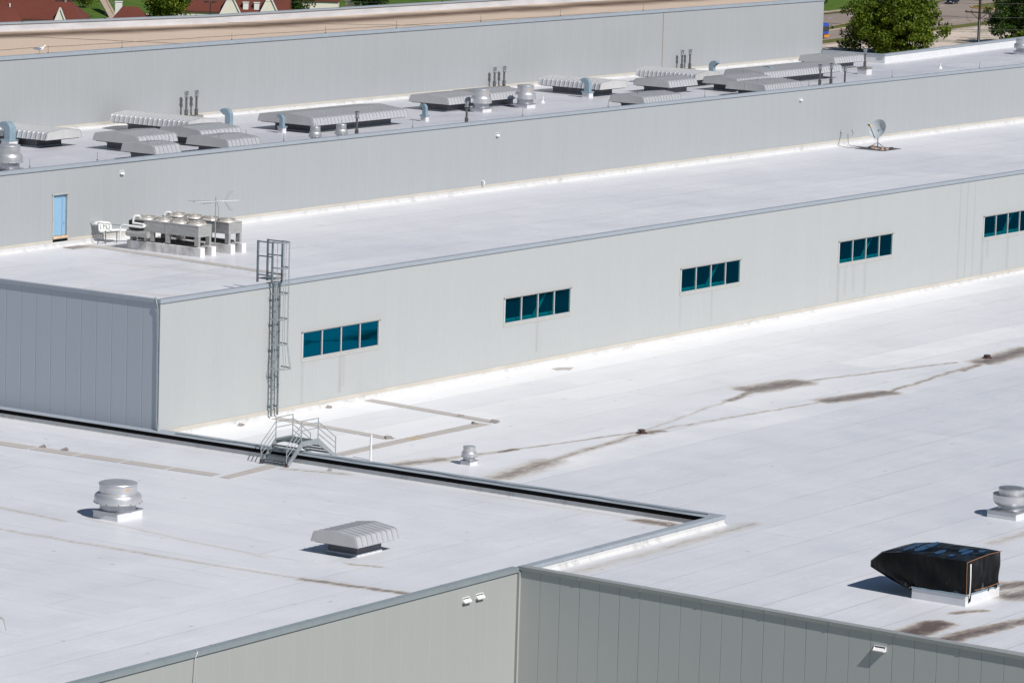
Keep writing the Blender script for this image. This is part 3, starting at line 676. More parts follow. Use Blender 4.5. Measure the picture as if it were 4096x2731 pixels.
# ------------------------------------------------------------------ goosenecks, flues, vent pipes
def goose(loc,label,H,R=.36,wx=.28,ry=.30,dirn=1,ch=.33,curb=True,stub=0):
    """riser at -y side, hooks toward +y (dirn=1) or -y"""
    r=empty('gooseneck_vent',loc,label,'duct','gooseneck ducts on the hooded roof')
    if curb:
        MB().box(-wx*.75,wx*.75,-ry*.72,ry*.72,0,ch).build('curb',m_curbw,r)
        MB().box(-wx*.75-.05,wx*.75+.05,-ry*.72-.05,ry*.72+.05,ch,ch+.09).build('flange',m_duct,r)
    z0=ch+.09 if curb else 0
    zc_=H-R
    prof=[]; n=12
    outer=[]; inner=[]
    cyy=dirn*(R-ry/2)
    outer.append((-dirn*ry/2,z0)); inner.append((dirn*ry/2,z0))
    for k in range(n+1):
        t=PI*k/n*.80
        outer.append((cyy-dirn*R*math.cos(t),zc_+R*math.sin(t)))
    ri=R-ry
    for k in range(n+1):
        t=PI*k/n*.80
        inner.append((cyy-dirn*max(ri,.03)*math.cos(t),zc_+max(ri,.03)*math.sin(t)))
    poly=outer+inner[::-1]
    vs=[];N=len(outer)
    mb=MB()
    for x in(-wx/2,wx/2):
        for a,c in zip(range(N-1),range(1,N)):
            q=[(x,*outer[a]),(x,*outer[c]),(x,*inner[c]),(x,*inner[a])]
            mb.add(q,[(0,1,2,3)])
    for line in(outer,inner):
        for a,c in zip(line[:-1],line[1:]):
            mb.add([(-wx/2,*a),(wx/2,*a),(wx/2,*c),(-wx/2,*c)],[(0,1,2,3)])
    import bmesh
    d=mb.build('duct',m_duct,r)
    a,c=outer[-1],inner[-1]
    MB().add([(-wx/2+.01,*a),(wx/2-.01,*a),(wx/2-.01,*c),(-wx/2+.01,*c)],[(0,1,2,3)]).build('opening',m_under,r)
    return r
goose((25.9,32.7,T2),'gooseneck duct behind the fan at the left photo edge',1.45,.50,.55,.42)
goose((46.4,32.5,T2),'gooseneck duct behind the left hood cluster, near the wall',1.05,.46,.34,.40,curb=False)
goose((45.12,27.3,T2),'gooseneck duct on a white curb at the left end of the very long hood',1.15,.28,.24,.26)
goose((58.6,26.1,T2),'gooseneck duct on a white curb left of the two big fans',1.12,.28,.24,.28)
goose((82.0,29.0,T2),'gooseneck duct in front of the mid-roof ribs-left hood',1.36,.42,.34,.40,ch=.36)
goose((107.9,34.9,T2),'gooseneck duct by the rear wall hooking toward the viewer',.92,.42,.34,.42,dirn=-1,curb=False)
goose((104.0,27.4,T2),'fat half-round gooseneck duct in front of the longest right hood',1.22,.62,.36,.60,curb=False)
def flue(loc,label,top,curb='plate',group='slim metal flues on the hooded roof'):
    r=empty('flue_stack',loc,label,'flue',group); H=top-loc[2]; b0=.0
    if curb=='plate': MB().box(-.42,.42,-.42,.42,0,.36).build('curb',m_curbdark,r); b0=.36
    elif curb=='tall':
        MB().box(-.40,.40,-.40,.40,0,.42).build('curb',m_curbw,r); MB().box(-.43,.43,-.43,.43,.42,.56).build('curb_cap',m_curbdark,r); b0=.56
    elif curb=='low': MB().box(-.40,.40,-.26,.26,0,.30).build('curb',m_curbdark,r); b0=.30
    MB().lathe([(.10,b0),(.115,b0+.02),(.115,b0+.34),(.13,b0+.35),(.13,b0+.38),(.075,b0+.40)],14).build('collar',m_pipe,r)
    MB().lathe([(.072,b0+.3),(.07,H-.42)],14).build('pipe',m_pipe,r)
    MB().lathe([(.07,H-.46),(.17,H-.42),(.17,H-.395),(.09,H-.37),(.09,H-.30),(.10,H-.285)],16).build('lower_collar',m_cap,r)
    MB().lathe([(.10,H-.30),(.13,H-.28),(.13,H-.12),(.10,H-.11)],16).build('band',m_cap,r)
    MB().lathe([(.10,H-.13),(.165,H-.11),(.17,H-.085),(.12,H-.03),(.001,H)],16).build('rain_cap',m_cap,r)
    return r
m_curbdark=simple('weathered_curb',(.24,.22,.21),.7,0,.2,5)
for x,t,l in((46.45,6.60,'left flue of the wall pair behind the left hoods'),(47.47,6.60,'right flue of the wall pair behind the left hoods'),
 (80.72,6.42,'left flue of the wall pair between the round fans and mid hood'),(81.9,6.43,'right flue of the wall pair between the round fans and mid hood'),
 (105.35,6.47,'left flue of the wall pair above the right hoods'),(106.46,6.47,'right flue of the wall pair above the right hoods')):
    flue((x,36.0,T2),l,t,'low')
flue((44.25,20.9,T2),'lone flue on a curb in front of the very long hood',6.60)
flue((56.16,21.1,T2),'lone flue on a curb in front of the big round fans',6.58)
flue((101.17,21.6,T2),'leftmost of the three dark edge flues in front of the longest right hood',6.60)
flue((102.89,21.67,T2),'middle of the three dark edge flues in front of the longest right hood',6.60)
flue((103.9,21.1,T2),'rightmost of the three edge flues, without visible curb',6.42,None)
flue((116.79,26.8,T2),'flue standing on a white boxed curb near the far parapet',6.70,'tall')
def pvc(loc,label,h,r=.05,foot=True,group=None):
    e=empty('vent_pipe',loc,label,'vent pipe',group)
    MB().tube([(0,0,0),(0,0,h)],r,12).build('pipe',m_white,e)
    if foot: MB().lathe([(r*4.2,.0),(r*3,.03),(r*1.5,.16),(r*1.1,.18)],12).build('boot',m_white,e)
    return e
pvc((75.94,28.65,T2),'short white vent pipe right of the two big round fans',.45,.045,group='short white vent pipes')
pvc((126.9,25.8,T2),'short white vent pipe at the far right of the hooded roof',.42,.045,group='short white vent pipes')
pvc((2.49,-11.34,R1),'tall plain white pipe standing just behind the black joint',1.28,.055,foot=False)

# lightning rods along roof edges
rod0=None
def rods(y,z,xs,lab):
    global rod0
    for x in xs:
        if rod0 is None:
            rod0=empty('lightning_rod',(x,y,z),lab,'lightning rod','lightning rods along the roof edges')
            MB().tube([(0,0,0),(0,0,.46)],.011,5).build('rod',m_cable,rod0); MB().box(-.04,.04,-.04,.04,0,.04).build('base',m_cable,rod0)
        else: dup(rod0,(x,y,z),lab)
rods(Y2+.30,5.43,[12.8,18.5,35.5,48.5,60.5,70.5,82.5,96.5,108.5,122,138],'thin lightning rod on the front edge of the hooded roof')
rods(Y3+.30,9.53,[34,41,52,62,70,80,90,101],'thin lightning rod on the near edge of the gravel roof')
for i,x in enumerate((49.5,56.5,64.5,71,80,92)): dup(rod0,(x,max(60.95-.1758*x,51.78-.036*x)+.2,9.78),'thin lightning rod on the far white parapet of the gravel roof')

# ------------------------------------------------------------------ chillers on the middle roof
def chiller(loc,label,tank):
    r=empty('air_chiller',loc,label,'chiller','air-cooled chillers')
    L=4.75
    for x0 in(0.0,.98):
        MB().box(x0,x0+.38,-.25,L+.2,0,.50).build('plinth',m_plinth if x0==0 else m_plinth,r)
    for y in(0,L-.1,L*.5):
        MB().box(.10,1.25,y,y+.08,.50,.56).build('cross_beam',m_cond,r)
    legs=[0.0,2.0,L-1.55,L-.12] if tank else [0.0,2.3,L-.12]
    for y in(0.0,2.05,3.15,L-.28):
        for x in(.12,1.08):
            MB().box(x,x+.16,y,y+.28,.56,1.06).build('leg',m_cond,r)
    MB().box(.10,1.26,0,2.35,1.06,1.68).box(.10,1.26,2.37,L,1.06,1.68).box(.16,1.2,2.35,2.37,1.1,1.64).build('coil_box',m_cond,r)
    MB().box(.08,1.28,-.02,L+.02,1.68,1.70).build('top_edge',m_condring,r)
    MB().box(.3,1.0,.3,L-.3,.58,.66).build('pipe_tray',m_under,r)
    for k in range(4):
        c=(.68,.62+k*1.17,1.70)
        MB().lathe([(.56,0),(.545,.04),(.47,.09),(.45,.10),(.45,.155),(.43,.155),(.43,.03)],32,c).build('fan_ring',m_condring,r)
        g=MB()
        for rr in(.12,.2,.28,.36): g.tube([(c[0]+rr*math.cos(t*PI/8),c[1]+rr*math.sin(t*PI/8),c[2]+.165) for t in range(17)],.008,4,False)
        for t in range(8): g.tube([(c[0]+.06*math.cos(t*PI/4),c[1]+.06*math.sin(t*PI/4),c[2]+.18),(c[0]+.40*math.cos(t*PI/4),c[1]+.40*math.sin(t*PI/4),c[2]+.17),(c[0]+.56*math.cos(t*PI/4),c[1]+.56*math.sin(t*PI/4),c[2]+.05)],.012,4,False)
        g.tube([(c[0]+.5*math.cos(t*PI/8),c[1]+.5*math.sin(t*PI/8),c[2]+.14) for t in range(17)],.014,5,False)
        g.build('fan_guard',m_condring,r)
        MB().lathe([(.001,.10),(.42,.10)],24,c).build('fan',m_under,r)
    if tank:
        MB().tube([(-.02,L-1.35,.90),(-.02,L+.15,.90)],.19,20).build('receiver_tank',m_cond,r)
        MB().box(-.1,.2,L-1.2,L-1.1,.56,.75).box(-.1,.2,L-.2,L-.1,.56,.75).build('tank_saddle',m_cond,r)
        MB().box(.02,.30,L-.9,L+.1,1.1,1.6).build('control_box',m_under,r)
    def pp(p,rad=.06): MB().tube(p,rad,10).build('pipe',m_white,r)
    if tank:
        pp([(.25,L-.6,1.55),(.25,L-.6,1.78),(.2,L-.45,1.86),(.1,L-.3,1.86),(.05,L-.2,1.78),(.05,L-.2,1.42)],.07)
        pp([(-.12,L+.35,1.30),(-.12,L-.9,1.30),(-.08,L-1.02,1.32),(.05,L-1.02,1.36),(.05,L-.9,1.44),(.02,L-.2,1.46)],.07)
        pp([(-.2,L+.55,.45),(-.2,L+.5,1.25),(-.16,L+.35,1.30)],.045)
    else: pp([(.35,L-.55,1.55),(.35,L-.55,1.80),(.3,L-.4,1.88),(.2,L-.25,1.88),(.15,L-.15,1.80),(.15,L-.1,1.2)],.065)
    return r
def plinth():
    m,nt,b=newmat('stained_white_plinth'); v=objc(nt); xs=sep(nt,v)
    n=noise(nt,v,1.6,5,.65,(1,1,.5)); f=math_(nt,'MULTIPLY',mapr(nt,n,.38,.62,0,.75),mapr(nt,xs[1],-.15,.15,0,1))
    lk(nt,mixc(nt,f,(.78,.77,.76),(.36,.33,.30)),b.inputs['Base Color']); b.inputs['Roughness'].default_value=.6; return m
m_plinth=plinth()
chiller((17.33,11.62,M),'nearer chiller with receiver tank and looping white pipes, on stained plinths',True)
chiller((19.72,11.40,M),'farther chiller, half hidden behind the one with the tank',False)
# pipe bundle from the wall
r=empty('pipe_bundle',(18.2,18.9,M),'bundle of white insulated pipes dropping from the wall toward the chillers','pipes')
for k in range(5):
    x=17.75+k*.19; o=-r.location.x; 
    pts=[(x,19.45,1.98),(x,19.08-.05*k,1.98),(x+.03,19.0-.05*k,1.93),(x+.04,18.98-.05*k,1.68),(x+.12,18.94-.05*k,1.58),(19.3,18.62-.08*k,1.56),(19.85,18.2-.1*k,1.50),(19.9,17.6-.1*k,1.42),(19.8,16.6,1.35)]
    MB().tube([(p[0]+o,p[1]-r.location.y,p[2]-r.location.z) for p in pts],.085,10).build('pipe',m_white,r)
for x,y in((18.1,18.75),(18.9,18.6),(19.6,18.2)):
    MB().box(x+o-.02,x+o+.02,y-r.location.y-.02,y-r.location.y+.02,0,.75).build('support_post',m_dgalv,r)
MB().box(17.9+o,19.2+o,18.45-r.location.y,18.53-r.location.y,.62,.68).build('support_rail',m_dgalv,r)
MB().tube([(17.6+o,.5,1.2),(18.6+o,-.9,1.05),(18.9+o,-2.2,.95)],.02,6).build('conduit',m_dgalv,r)
MB().box(17.62+o,17.66+o,.0,.04,0,1.2).build('support_post',m_dgalv,r)

# TV aerial
r=empty('tv_aerial',(18.75,11.5,M),'spindly television aerial on a mast against the chiller','aerial')
H=3.2
MB().tube([(0,0,0),(0,0,H)],.028,8).build('mast',m_galv,r)
bd=Vector((.93,-.37,0)).normalized(); ed=Vector((-.37,-.93,0)).normalized(); z=Vector((0,0,H-.24))
MB().beam(z-bd*1.25,z+bd*1.45,.035,.035).build('boom',m_white,r)
el=MB()
for t,l in((-1.2,1.0),(-.98,.85),(-.76,.72),(-.56,.6),(-.38,.5),(-.2,.42),(0.,.32),(.15,.26),(.3,.2)): el.tube([z+bd*t-ed*l,z+bd*t+ed*l],.010,5)
for k in range(11): el.tube([z+bd*(.7+k*.07)-ed*.09,z+bd*(.7+k*.07)+ed*.09],.007,4)
for sg in(1,-1):
    a=z+bd*.55; c=z+bd*.95+Vector((0,0,.52*sg)); el.tube([a,c],.012,5)
    for k in range(6):
        p=a+(c-a)*(k/5); el.tube([p-ed*(.12+.03*k),p+ed*(.12+.03*k)],.007,4)
el.build('elements',m_galv,r)
MB().tube([z+Vector((.12,0,0)),z+Vector((.22,-.05,-.5)),z+Vector((.24,0,-1.1)),z+Vector((.08,0,-1.6)),Vector((.04,0,.4))],.010,5).build('cable',m_cable,r)

# satellite dish on a ballasted mat
r=empty('satellite_dish',(101.15,16.6,M),'grey satellite dish on tripod over ballast blocks','satellite dish')
MB().box(-1.25,1.3,-1.2,1.15,.0,.03).build('mat',simple('dark_mat',(.05,.055,.065),.8,0,.2,4),r)
rnd=random.Random(3)
for i in range(-3,4):
    for j in(-2.6,-1.6,-.55,.6,1.6,2.6):
        if rnd.random()<.45 and abs(i)+abs(j)>1.2 : MB().box(i*.33-.15,i*.33+.15,j*.36-.08,j*.36+.08,.03,.03+rnd.choice((.05,.07,.10))).build('ballast_block',m_block if rnd.random()<.7 else m_rust,r)
MB().tube([(0,0,.05),(0,0,1.0)],.05,10).build('mast',m_galv,r)
for t in(.5,2.5,4.4): MB().tube([(0,0,.45),(.95*math.cos(t),.95*math.sin(t),.06)],.025,6).build('strut',m_dgalv,r)
n=Vector((-.90,.12,.40)).normalized(); c=Vector((-.12,0,1.45))
q=n.to_track_quat('Z','Y').to_matrix()
prof=[(.001,-.20),(.2,-.185),(.4,-.14),(.58,-.07),(.70,0),(.72,.005),(.72,-.015),(.58,-.09),(.4,-.16),(.2,-.205),(.001,-.22)]
mb=MB().lathe(prof,40); mb.v=[tuple(c+q@Vector(p)) for p in mb.v]; mb.build('reflector',m_dish,r)
down=(q@Vector((1,0,0))); 
e1=q@Vector((1,0,0)); e2=q@Vector((0,1,0)); low=min((e1,-e1,e2,-e2),key=lambda v:v.z)
f0=c+low*.70; f1=c+n*.98+low*.12
MB().beam(f0,f1,.05,.05).build('feed_arm',m_dgalv,r)
MB().tube([f1,f1+(c-f1).normalized()*.14],[.07,.085],12).build('feed_horn',simple('feed_cover',(.80,.50,.12),.5),r)
MB().tube([f1-(c-f1).normalized()*.20,f1],.05,8).build('receiver',m_under,r)
MB().beam(Vector((0,0,.95)),c-n*.2,.1,.1).build('bracket',m_dgalv,r)
cable_on([(100.9,15.9,M+.02),(101.0,17.6,M+.02),(101.2,18.8,M+.04),(101.6,19.25,M+.1),(101.75,19.38,M+.5),(101.7,19.40,1.7)],.015,'coax_cable',m_cable,'black cable from the satellite dish mat up the wall','cable','dish cables')
cable_on([(100.6,15.8,M+.02),(100.4,17.2,M+.02),(100.0,18.6,M+.03),(100.2,19.3,M+.1),(100.6,19.40,M+.5),(100.75,19.40,1.85)],.015,'coax_cable',m_cable,'thin cable farther left running from the dish to the wall outlet','cable','dish cables')

# ------------------------------------------------------------------ caged ladder
r=empty('caged_ladder',(9.11,-.25,-5.49),'tall caged access ladder on the wall left of the first window','ladder')
zb=0; ztop=9.05; zk=6.75
L=lambda n:MB()
for sx in(-1,1):
    MB().beam((sx*.265,0,0),(sx*.265,0,zk),.06,.10,up=(1,0,0)).beam((sx*.265,0,zk),(sx*.41,0,zk+.25),.07,.10,up=(0,1,0)).beam((sx*.41,0,zk+.25),(sx*.41,0,ztop),.07,.10,up=(1,0,0)).build('rail',m_dgalv,r)
    MB().beam((sx*.41,.95,6.90),(sx*.41,.95,ztop),.08,.10,up=(1,0,0)).build('walkthrough_post',m_dgalv,r)
    for zz in(ztop-.04,ztop-.78,zk+.55): MB().beam((sx*.41,.0,zz),(sx*.41,.95,zz),.05,.06).build('walkthrough_rail',m_dgalv,r)
mb=MB()
zz=.12
while zz<zk: mb.tube([(-.25,0,zz),(.25,0,zz)],.014,6); zz+=.322
mb.build('rungs',m_galv,r)
MB().box(-.38,.38,.05,.9,zk+.33,zk+.37).build('landing_grate',m_dgalv,r)
for zz in(.45,2.0,3.35,4.7,6.0):
    for sx in(-1,1): MB().box(sx*.265-.03,sx*.265+.03,0,.245,zz-.05,zz+.05).build('wall_bracket',m_dgalv,r)
hz=[(ztop-.02,1),(7.72,1),(6.38,1),(5.06,1),(3.76,1),(2.52,1.28)]
def hoop(z,s,flat=False):
    pts=[]
    for k in range(17):
        t=-PI*.02+PI*1.04*k/16
        pts.append((-.39*s*math.cos(t),-.74*s*math.sin(t)**.9 if math.sin(t)>0 else 0.02,z))
    return pts
for z_,s in hz:
    mb=MB(); p=hoop(z_,s)
    for a,c2 in zip(p[:-1],p[1:]): mb.beam(a,c2,.012,.075)
    mb.build('hoop',m_galv,r)
for k in(2,5,8,11,14):
    mb=MB(); pl=[hoop(z_,s)[k] for z_,s in hz]
    for a,c2 in zip(pl[:-1],pl[1:]): mb.beam(a,c2,.045,.014,up=(Vector((a[0],a[1],0))).normalized() if k!=8 else (0,1,0))
    mb.build('cage_strap',m_galv,r)

# ------------------------------------------------------------------ crossover stair
y0,y1=-9.28,-7.72
r=empty('crossover_stair',(0,-8.5,R0),'galvanised crossover stair straddling the black joint by the ladder','stair')
ox,oy=0,-8.5
hp=1.03; xa,xb=-.42,.92; xl,xr=-1.62,2.42; zr=.06
for yy in(y0,y1):
    yv=yy-oy
    th=.22
    poly=[(xl-.02,0.02),(xl+.22,0.0),(xa+.10,hp-.18),(xb-.06,hp-.18),(xr-.22,zr),(xr+.06,zr),(xb+.05,hp+.07),(xa-.02,hp+.07)]
    MB().prism(poly,yv-.03,yv+.03,'y').build('stringer',m_galv,r)
m_grate=simple('grating_steel',(.13,.16,.175),.5,.4,.3,25)
def grate(x0,x1,z_):
    mb=MB(); a,c=y0-oy+.04,y1-oy-.04
    mb.box(x0,x0+.02,a,c,z_-.045,z_); mb.box(x1-.015,x1,a,c,z_-.035,z_)
    for yy in(a,c-.02): mb.add([(x0,yy,z_-.02),(x0+.03,yy,z_-.15),(x1,yy,z_-.03),(x0,yy+.02,z_-.02),(x0+.03,yy+.02,z_-.15),(x1,yy+.02,z_-.03)],[(0,1,2),(5,4,3),(0,3,4,1),(1,4,5,2),(2,5,3,0)])
    y=a
    while y<c: mb.box(x0+.02,x1-.015,y,y+.012,z_-.03,z_-.002); y+=.085
    for q_ in(.3,.6): mb.box(x0+(x1-x0)*q_,x0+(x1-x0)*q_+.01,a,c,z_-.02,z_-.004)
    return mb
for k in range(1,5):
    z_=hp*k/5; x=xl+(xa-xl)*(k-.35)/5-.02
    grate(x,x+.225,z_).build('tread',m_grate,r)
    z2_=zr+(hp-zr)*k/5; x2=xr-(xr-xb)*(k-.35)/5+.02
    grate(x2-.25,x2,z2_).build('tread',m_grate,r)
grate(xl-.02+.05,xl+.27,.10).build('tread',m_grate,r)
mb=grate(xa,xb,hp); mb.build('platform',m_grate,r)
for yy in(y0,y1):
    yv=yy-oy; mb=MB()
    posts=[(xl+.05,.12,.90),(xa,hp,1.10),(xb,hp,1.10),(xr-.05,zr+.05,.90)]
    for x,zb_,h_ in posts: MB().tube([(x,yv,zb_),(x,yv,zb_+h_)],.024,8).build('post',m_galv,r)
    for dh in(1.08,.86,.60): mb.tube([(xa,yv,hp+dh-(0 if dh>1 else .0)),(xb,yv,hp+dh)],.021,8)
    for dh,dl in((.90,.0),(.60,.28),(.32,.55)):
        mb.tube([(xl+.05,yv,.12+.88-dl),(xa,yv,hp+dh)],.021,8); mb.tube([(xb,yv,hp+dh),(xr-.05,yv,zr+.05+.88-dl)],.021,8)
    mb.build('handrail',m_galv,r)
    MB().box(xl-.02,xl+.16,yv-.07,yv+.07,0,.05).box(xl+.02,xl+.10,yv-.05,yv+.05,.05,.20).build('foot',m_rust,r)

# ------------------------------------------------------------------ tarpaulin covered unit
r=empty('covered_rooftop_unit',(-6.67,-48.7,R1),'black tarpaulin covered air unit on white curb, blue water pooled on top','air unit')
mb=MB().box(-1.5,1.5,-1.27,1.27,0,.44); mb.build('curb',m_curbw,r)
MB().box(-1.53,1.53,-1.30,1.30,.44,.50).build('curb_cap',m_duct,r)
MB().box(-1.38,1.38,-1.18,1.18,.50,1.84).build('cabinet',simple('cabinet_metal',(.05,.055,.055),.6,0),r)
# draped cover: subdivided shell with sagging folds; hood snout toward +y
import bmesh
def drape():
    bm=bmesh.new()
    # rings going down from top outline; outline points (x,y) counterclockwise, front=-y, snout=+y
    top=[(-1.42,-1.22),(-.7,-1.24),(.0,-1.24),(.8,-1.24),(1.62,-1.22),(1.64,-.4),(1.62,.6),(1.58,1.9),(1.45,2.85),(.6,2.95),(-.3,2.95),(-1.2,2.95),(-1.42,2.8),(-1.46,1.7),(-1.46,.8),(-1.45,-.3)]
    # densify
    def dens(p,n):
        out=[]
        for a,c in zip(p,p[1:]+p[:1]):
            for k in range(n): out.append((a[0]+(c[0]-a[0])*k/n,a[1]+(c[1]-a[1])*k/n))
        return out
    t=dens(top,5); N=len(t); rr=random.Random(11)
    fold=[rr.uniform(-1,1) for _ in range(N)]
    fold=[(fold[i-1]+fold[i]*2+fold[(i+1)%N])/4 for i in range(N)]
    rings=[]; K=13
    for k in range(K):
        s=k/(K-1); ring=[]
        for i,(x,y) in enumerate(t):
            # lower hem height
            if y>1.3:   # snout: slopes back beneath to the curb
                hem=1.28-.0*(y); zt=1.90-.16*max(0,(y-1.6)/1.2)
                back=s*s
                wf=min(1,max(0,(y-1.3)/1.4)); push=.52*wf*min(1,s/.25); yy=y+push; yy=yy-(yy-1.22)*max(0,s-.42)/.58
                zz=zt-(.45*min(s,.25)/.25)-.26*min(max(s-.25,0),.17)/.17-max(0,s-.42)/.58*.78
                xx=x
            else:
                hemz=.42+.10*math.sin(i*.9)+.07*fold[i]
                if y<-1.1 : hemz=.43+.06*math.sin(i*1.3)
                if x<-1.2 and -1.0<y<.6: hemz=.40+.10*math.sin(y*2.2+.6)
                if x<-1.3 and y<-.85: hemz=.04
                if -1.3<=x<-.7 and y<-1.1: hemz=.06+.45*(x+1.3)/.6
                zt=1.90; zz=zt-(zt-hemz)*s; xx=x; yy=y
            nx=1 if x>1.5 else -1 if x<-1.3 else 0; ny=-1 if y<-1.15 else 0
            off=.10*s*fold[i]+.05*math.sin(i*1.7+s*5)*s + .03*math.sin(i*.55-s*7)
            ring.append(bm.verts.new((xx+nx*off,yy+ny*off,zz)))
        rings.append(ring)
    for a,c in zip(rings[:-1],rings[1:]):
        for i in range(N): bm.faces.new((a[i],a[(i+1)%N],c[(i+1)%N],c[i]))
    # top surface as grid with sags
    cen=[]
    prev=rings[0]
    for f in(.82,.6,.38,.18):
        ring=[]
        for i,(x,y) in enumerate(t):
            cx_,cy_=0,.7
            X=cx_+(x-cx_)*f; Y=cy_+(y-cy_)*f
            zt=1.90-.16*max(0,(Y-1.6)/1.2)
            sag=-.02*math.sin(X*4+1)*math.cos(Y*2.2)+.012*math.sin(i*1.1)
            ring.append(bm.verts.new((X,Y,zt+sag+.02)))
        for i in range(N): bm.faces.new((prev[i],prev[(i+1)%N],ring[(i+1)%N],ring[i]))
        prev=ring
    bm.faces.new(prev)
    bmesh.ops.triangulate(bm,faces=[f for f in bm.faces if len(f.verts)>4])
    bmesh.ops.recalc_face_normals(bm,faces=bm.faces)
    me=bpy.data.meshes.new('tarpaulin'); bm.to_mesh(me); bm.free()
    for p in me.polygons: p.use_smooth=True
    me.set_sharp_from_angle(angle=math.radians(50))
    me.materials.append(m_tarp); o=bpy.data.objects.new('tarpaulin',me); COL.objects.link(o); o.parent=r
    md=o.modifiers.new('thick','SOLIDIFY'); md.thickness=.015
    return o
drape()
def blob(cx,cy,rx,ry,z,ang):
    mb=MB(); vs=[]; n=20; rr=random.Random(int(cx*100+cy*7))
    for k in range(n):
        t=2*PI*k/n; q_=1+rr.uniform(-.04,.04); x=rx*math.cos(t)*q_; y=ry*math.sin(t)*q_
        vs.append((cx+x*math.cos(ang)-y*math.sin(ang),cy+x*math.sin(ang)+y*math.cos(ang),z))
    vs2=[(a,b_,z-.09) for a,b_,_ in vs]
    return mb.add(vs+vs2,[tuple(range(n))]+[(i,(i+1)%n,n+(i+1)%n,n+i) for i in range(n)])
for cx_,cy_,rx,ry in((.05,2.15,1.0,.13),(.15,1.55,1.25,.20),(.6,.0,.55,.13),(.2,-.35,.6,.13),(-.5,.55,.5,.15),(-.75,-.15,.3,.12),(.9,-.7,.3,.13)):
    blob(cx_,cy_,rx,ry,1.94-.16*max(0,(cy_-1.6)/1.2),.08).build('water_pool',m_water,r)
mb=MB().tube([(-1.47,-1.25,1.86),(-.6,-1.30,1.93),(.4,-1.28,1.95),(1.64,-1.24,1.90)],.013,6).tube([(-1.50,-1.28,1.86),(-1.53,-1.30,1.3),(-1.52,-1.32,.75),(-1.50,-1.30,.45)],.013,6).tube([(-.9,-1.36,.62),(.2,-1.40,.60),(1.6,-1.36,.62)],.013,6)
mb.build('lashing_rope',m_cord,r)
MB().prism([(-1.46,1.80),(-1.37,1.82),(-1.34,1.2),(-1.37,.5),(-1.42,.35),(-1.40,1.1)],-1.415,-1.395,'y').build('exposed_edge',m_white,r)

# ------------------------------------------------------------------ walkway pads
def pads(name,pts,label,z,joints=3,t=.02,mat=None,cat='walkway pad',group='walkway pads on the roofs'):
    """strip between two long edges: pts = 4 corners, first two one end"""
    a,bb,c,d=[Vector((*p,0)) for p in pts]; e=empty(name,((a+c)/2).xy.to_3d()+Vector((0,0,z)),label,cat,group)
    o=e.location
    for k in range(joints):
        s0=k/joints+ (.004 if k else 0); s1=(k+1)/joints-.004
        def lp(p,q_,s): return p+(q_-p)*s
        q=[lp(a,d,s0),lp(a,d,s1),lp(bb,c,s1),lp(bb,c,s0)]
        vs=[(v.x-o.x,v.y-o.y,.004) for v in q]+[(v.x-o.x,v.y-o.y,t) for v in q]
        MB().add(vs,[(0,3,2,1),(4,5,6,7),(0,1,5,4),(1,2,6,5),(2,3,7,6),(3,0,4,7)]).build('pad',mat or m_pad,e)
    return e
pads('walkway_strip',[(-5.85,8.5),(-6.75,8.5),(-6.0,-8.3),(-5.25,-8.25)],'long beige pad strip on the front roof running along the long parapet',R0,6)
pads('walkway_strip',[(-5.95,-8.66),(-5.95,-9.25),(-1.75,-9.0),(-1.75,-8.25)],'short beige pad strip leading to the foot of the crossover stair',R0,2)
pads('walkway_strip',[(16.85,-.3),(17.6,-.3),(16.44,-9.3),(15.75,-9.3)],'beige pad strip leaving the wall nearest the first window',R1,3)
pads('walkway_strip',[(2.6,-8.95),(2.6,-9.65),(8.7,-9.5),(8.7,-8.75)],'beige pad strip starting at the far foot of the crossover stair',R1,2)
pads('walkway_strip',[(9.75,-8.75),(9.75,-9.5),(15.4,-9.55),(15.3,-8.7)],'beige pad strip ending at the corner with a lifted brown flap',R1,2)
pads('bare_roof_board',[(8.74,-8.76),(8.74,-9.48),(9.71,-9.48),(9.71,-8.76)],'tan bare patch between two pad strips',R1,1,.015,m_tanboard,'board')
pads('walkway_strip',[(8.75,-.35),(9.45,-.4),(8.55,-8.5),(7.85,-8.4)],'beige pad strip from the foot of the caged ladder',R1,4)
pads('walkway_strip',[(16.45,19.1),(17.15,19.1),(15.5,4.0),(14.8,4.0)],'beige pad strip passing in front of the chillers',M,4)
pads('walkway_strip',[(14.8,3.97),(15.5,3.97),(9.5,.75),(9.2,1.3)],'beige pad strip from the chillers to the top of the ladder',M,2)
pads('door_mat',[(15.0,19.2),(16.4,19.2),(16.4,18.4),(15.0,18.4)],'grey mat in front of the blue door',M,1,.025,m_paddark,'mat',None)
tag(MB().add([(33.4,-1.15,R1+.005),(34.1,-1.2,R1+.005),(34.75,-1.75,R1+.005),(34.2,-2.0,R1+.005),(33.7,-2.2,R1+.005),(33.6,-1.9,R1+.005),(33.1,-1.7,R1+.005)],[tuple(range(7))]).build('bare_roof_patch',m_pad),'ragged grey-brown bare patch near the wall under the second window','patch')
def flap(x,y,z,w,l,a,label,mat=None,h=.16):
    mb=MB(); c,s=math.cos(a),math.sin(a)
    w*=.75; l*=.8; P_=[(0,0,.005),(l,0,.005),(l,w,.005),(0,w,.005),(l*.9,0,h*.55),(l*.7,w,h*.8)]
    vs=[(c*px-s*py,s*px+c*py,pz) for px,py,pz in P_]
    mb.add(vs,[(0,1,2,3),(0,4,5,3),(0,1,4),(3,5,2),(1,2,5,4)]); o=mb.build('lifted_flap',mat or m_paddark,loc=(x,y,z)); tag(o,label,'flap','curled flaps and scraps on the roofs')
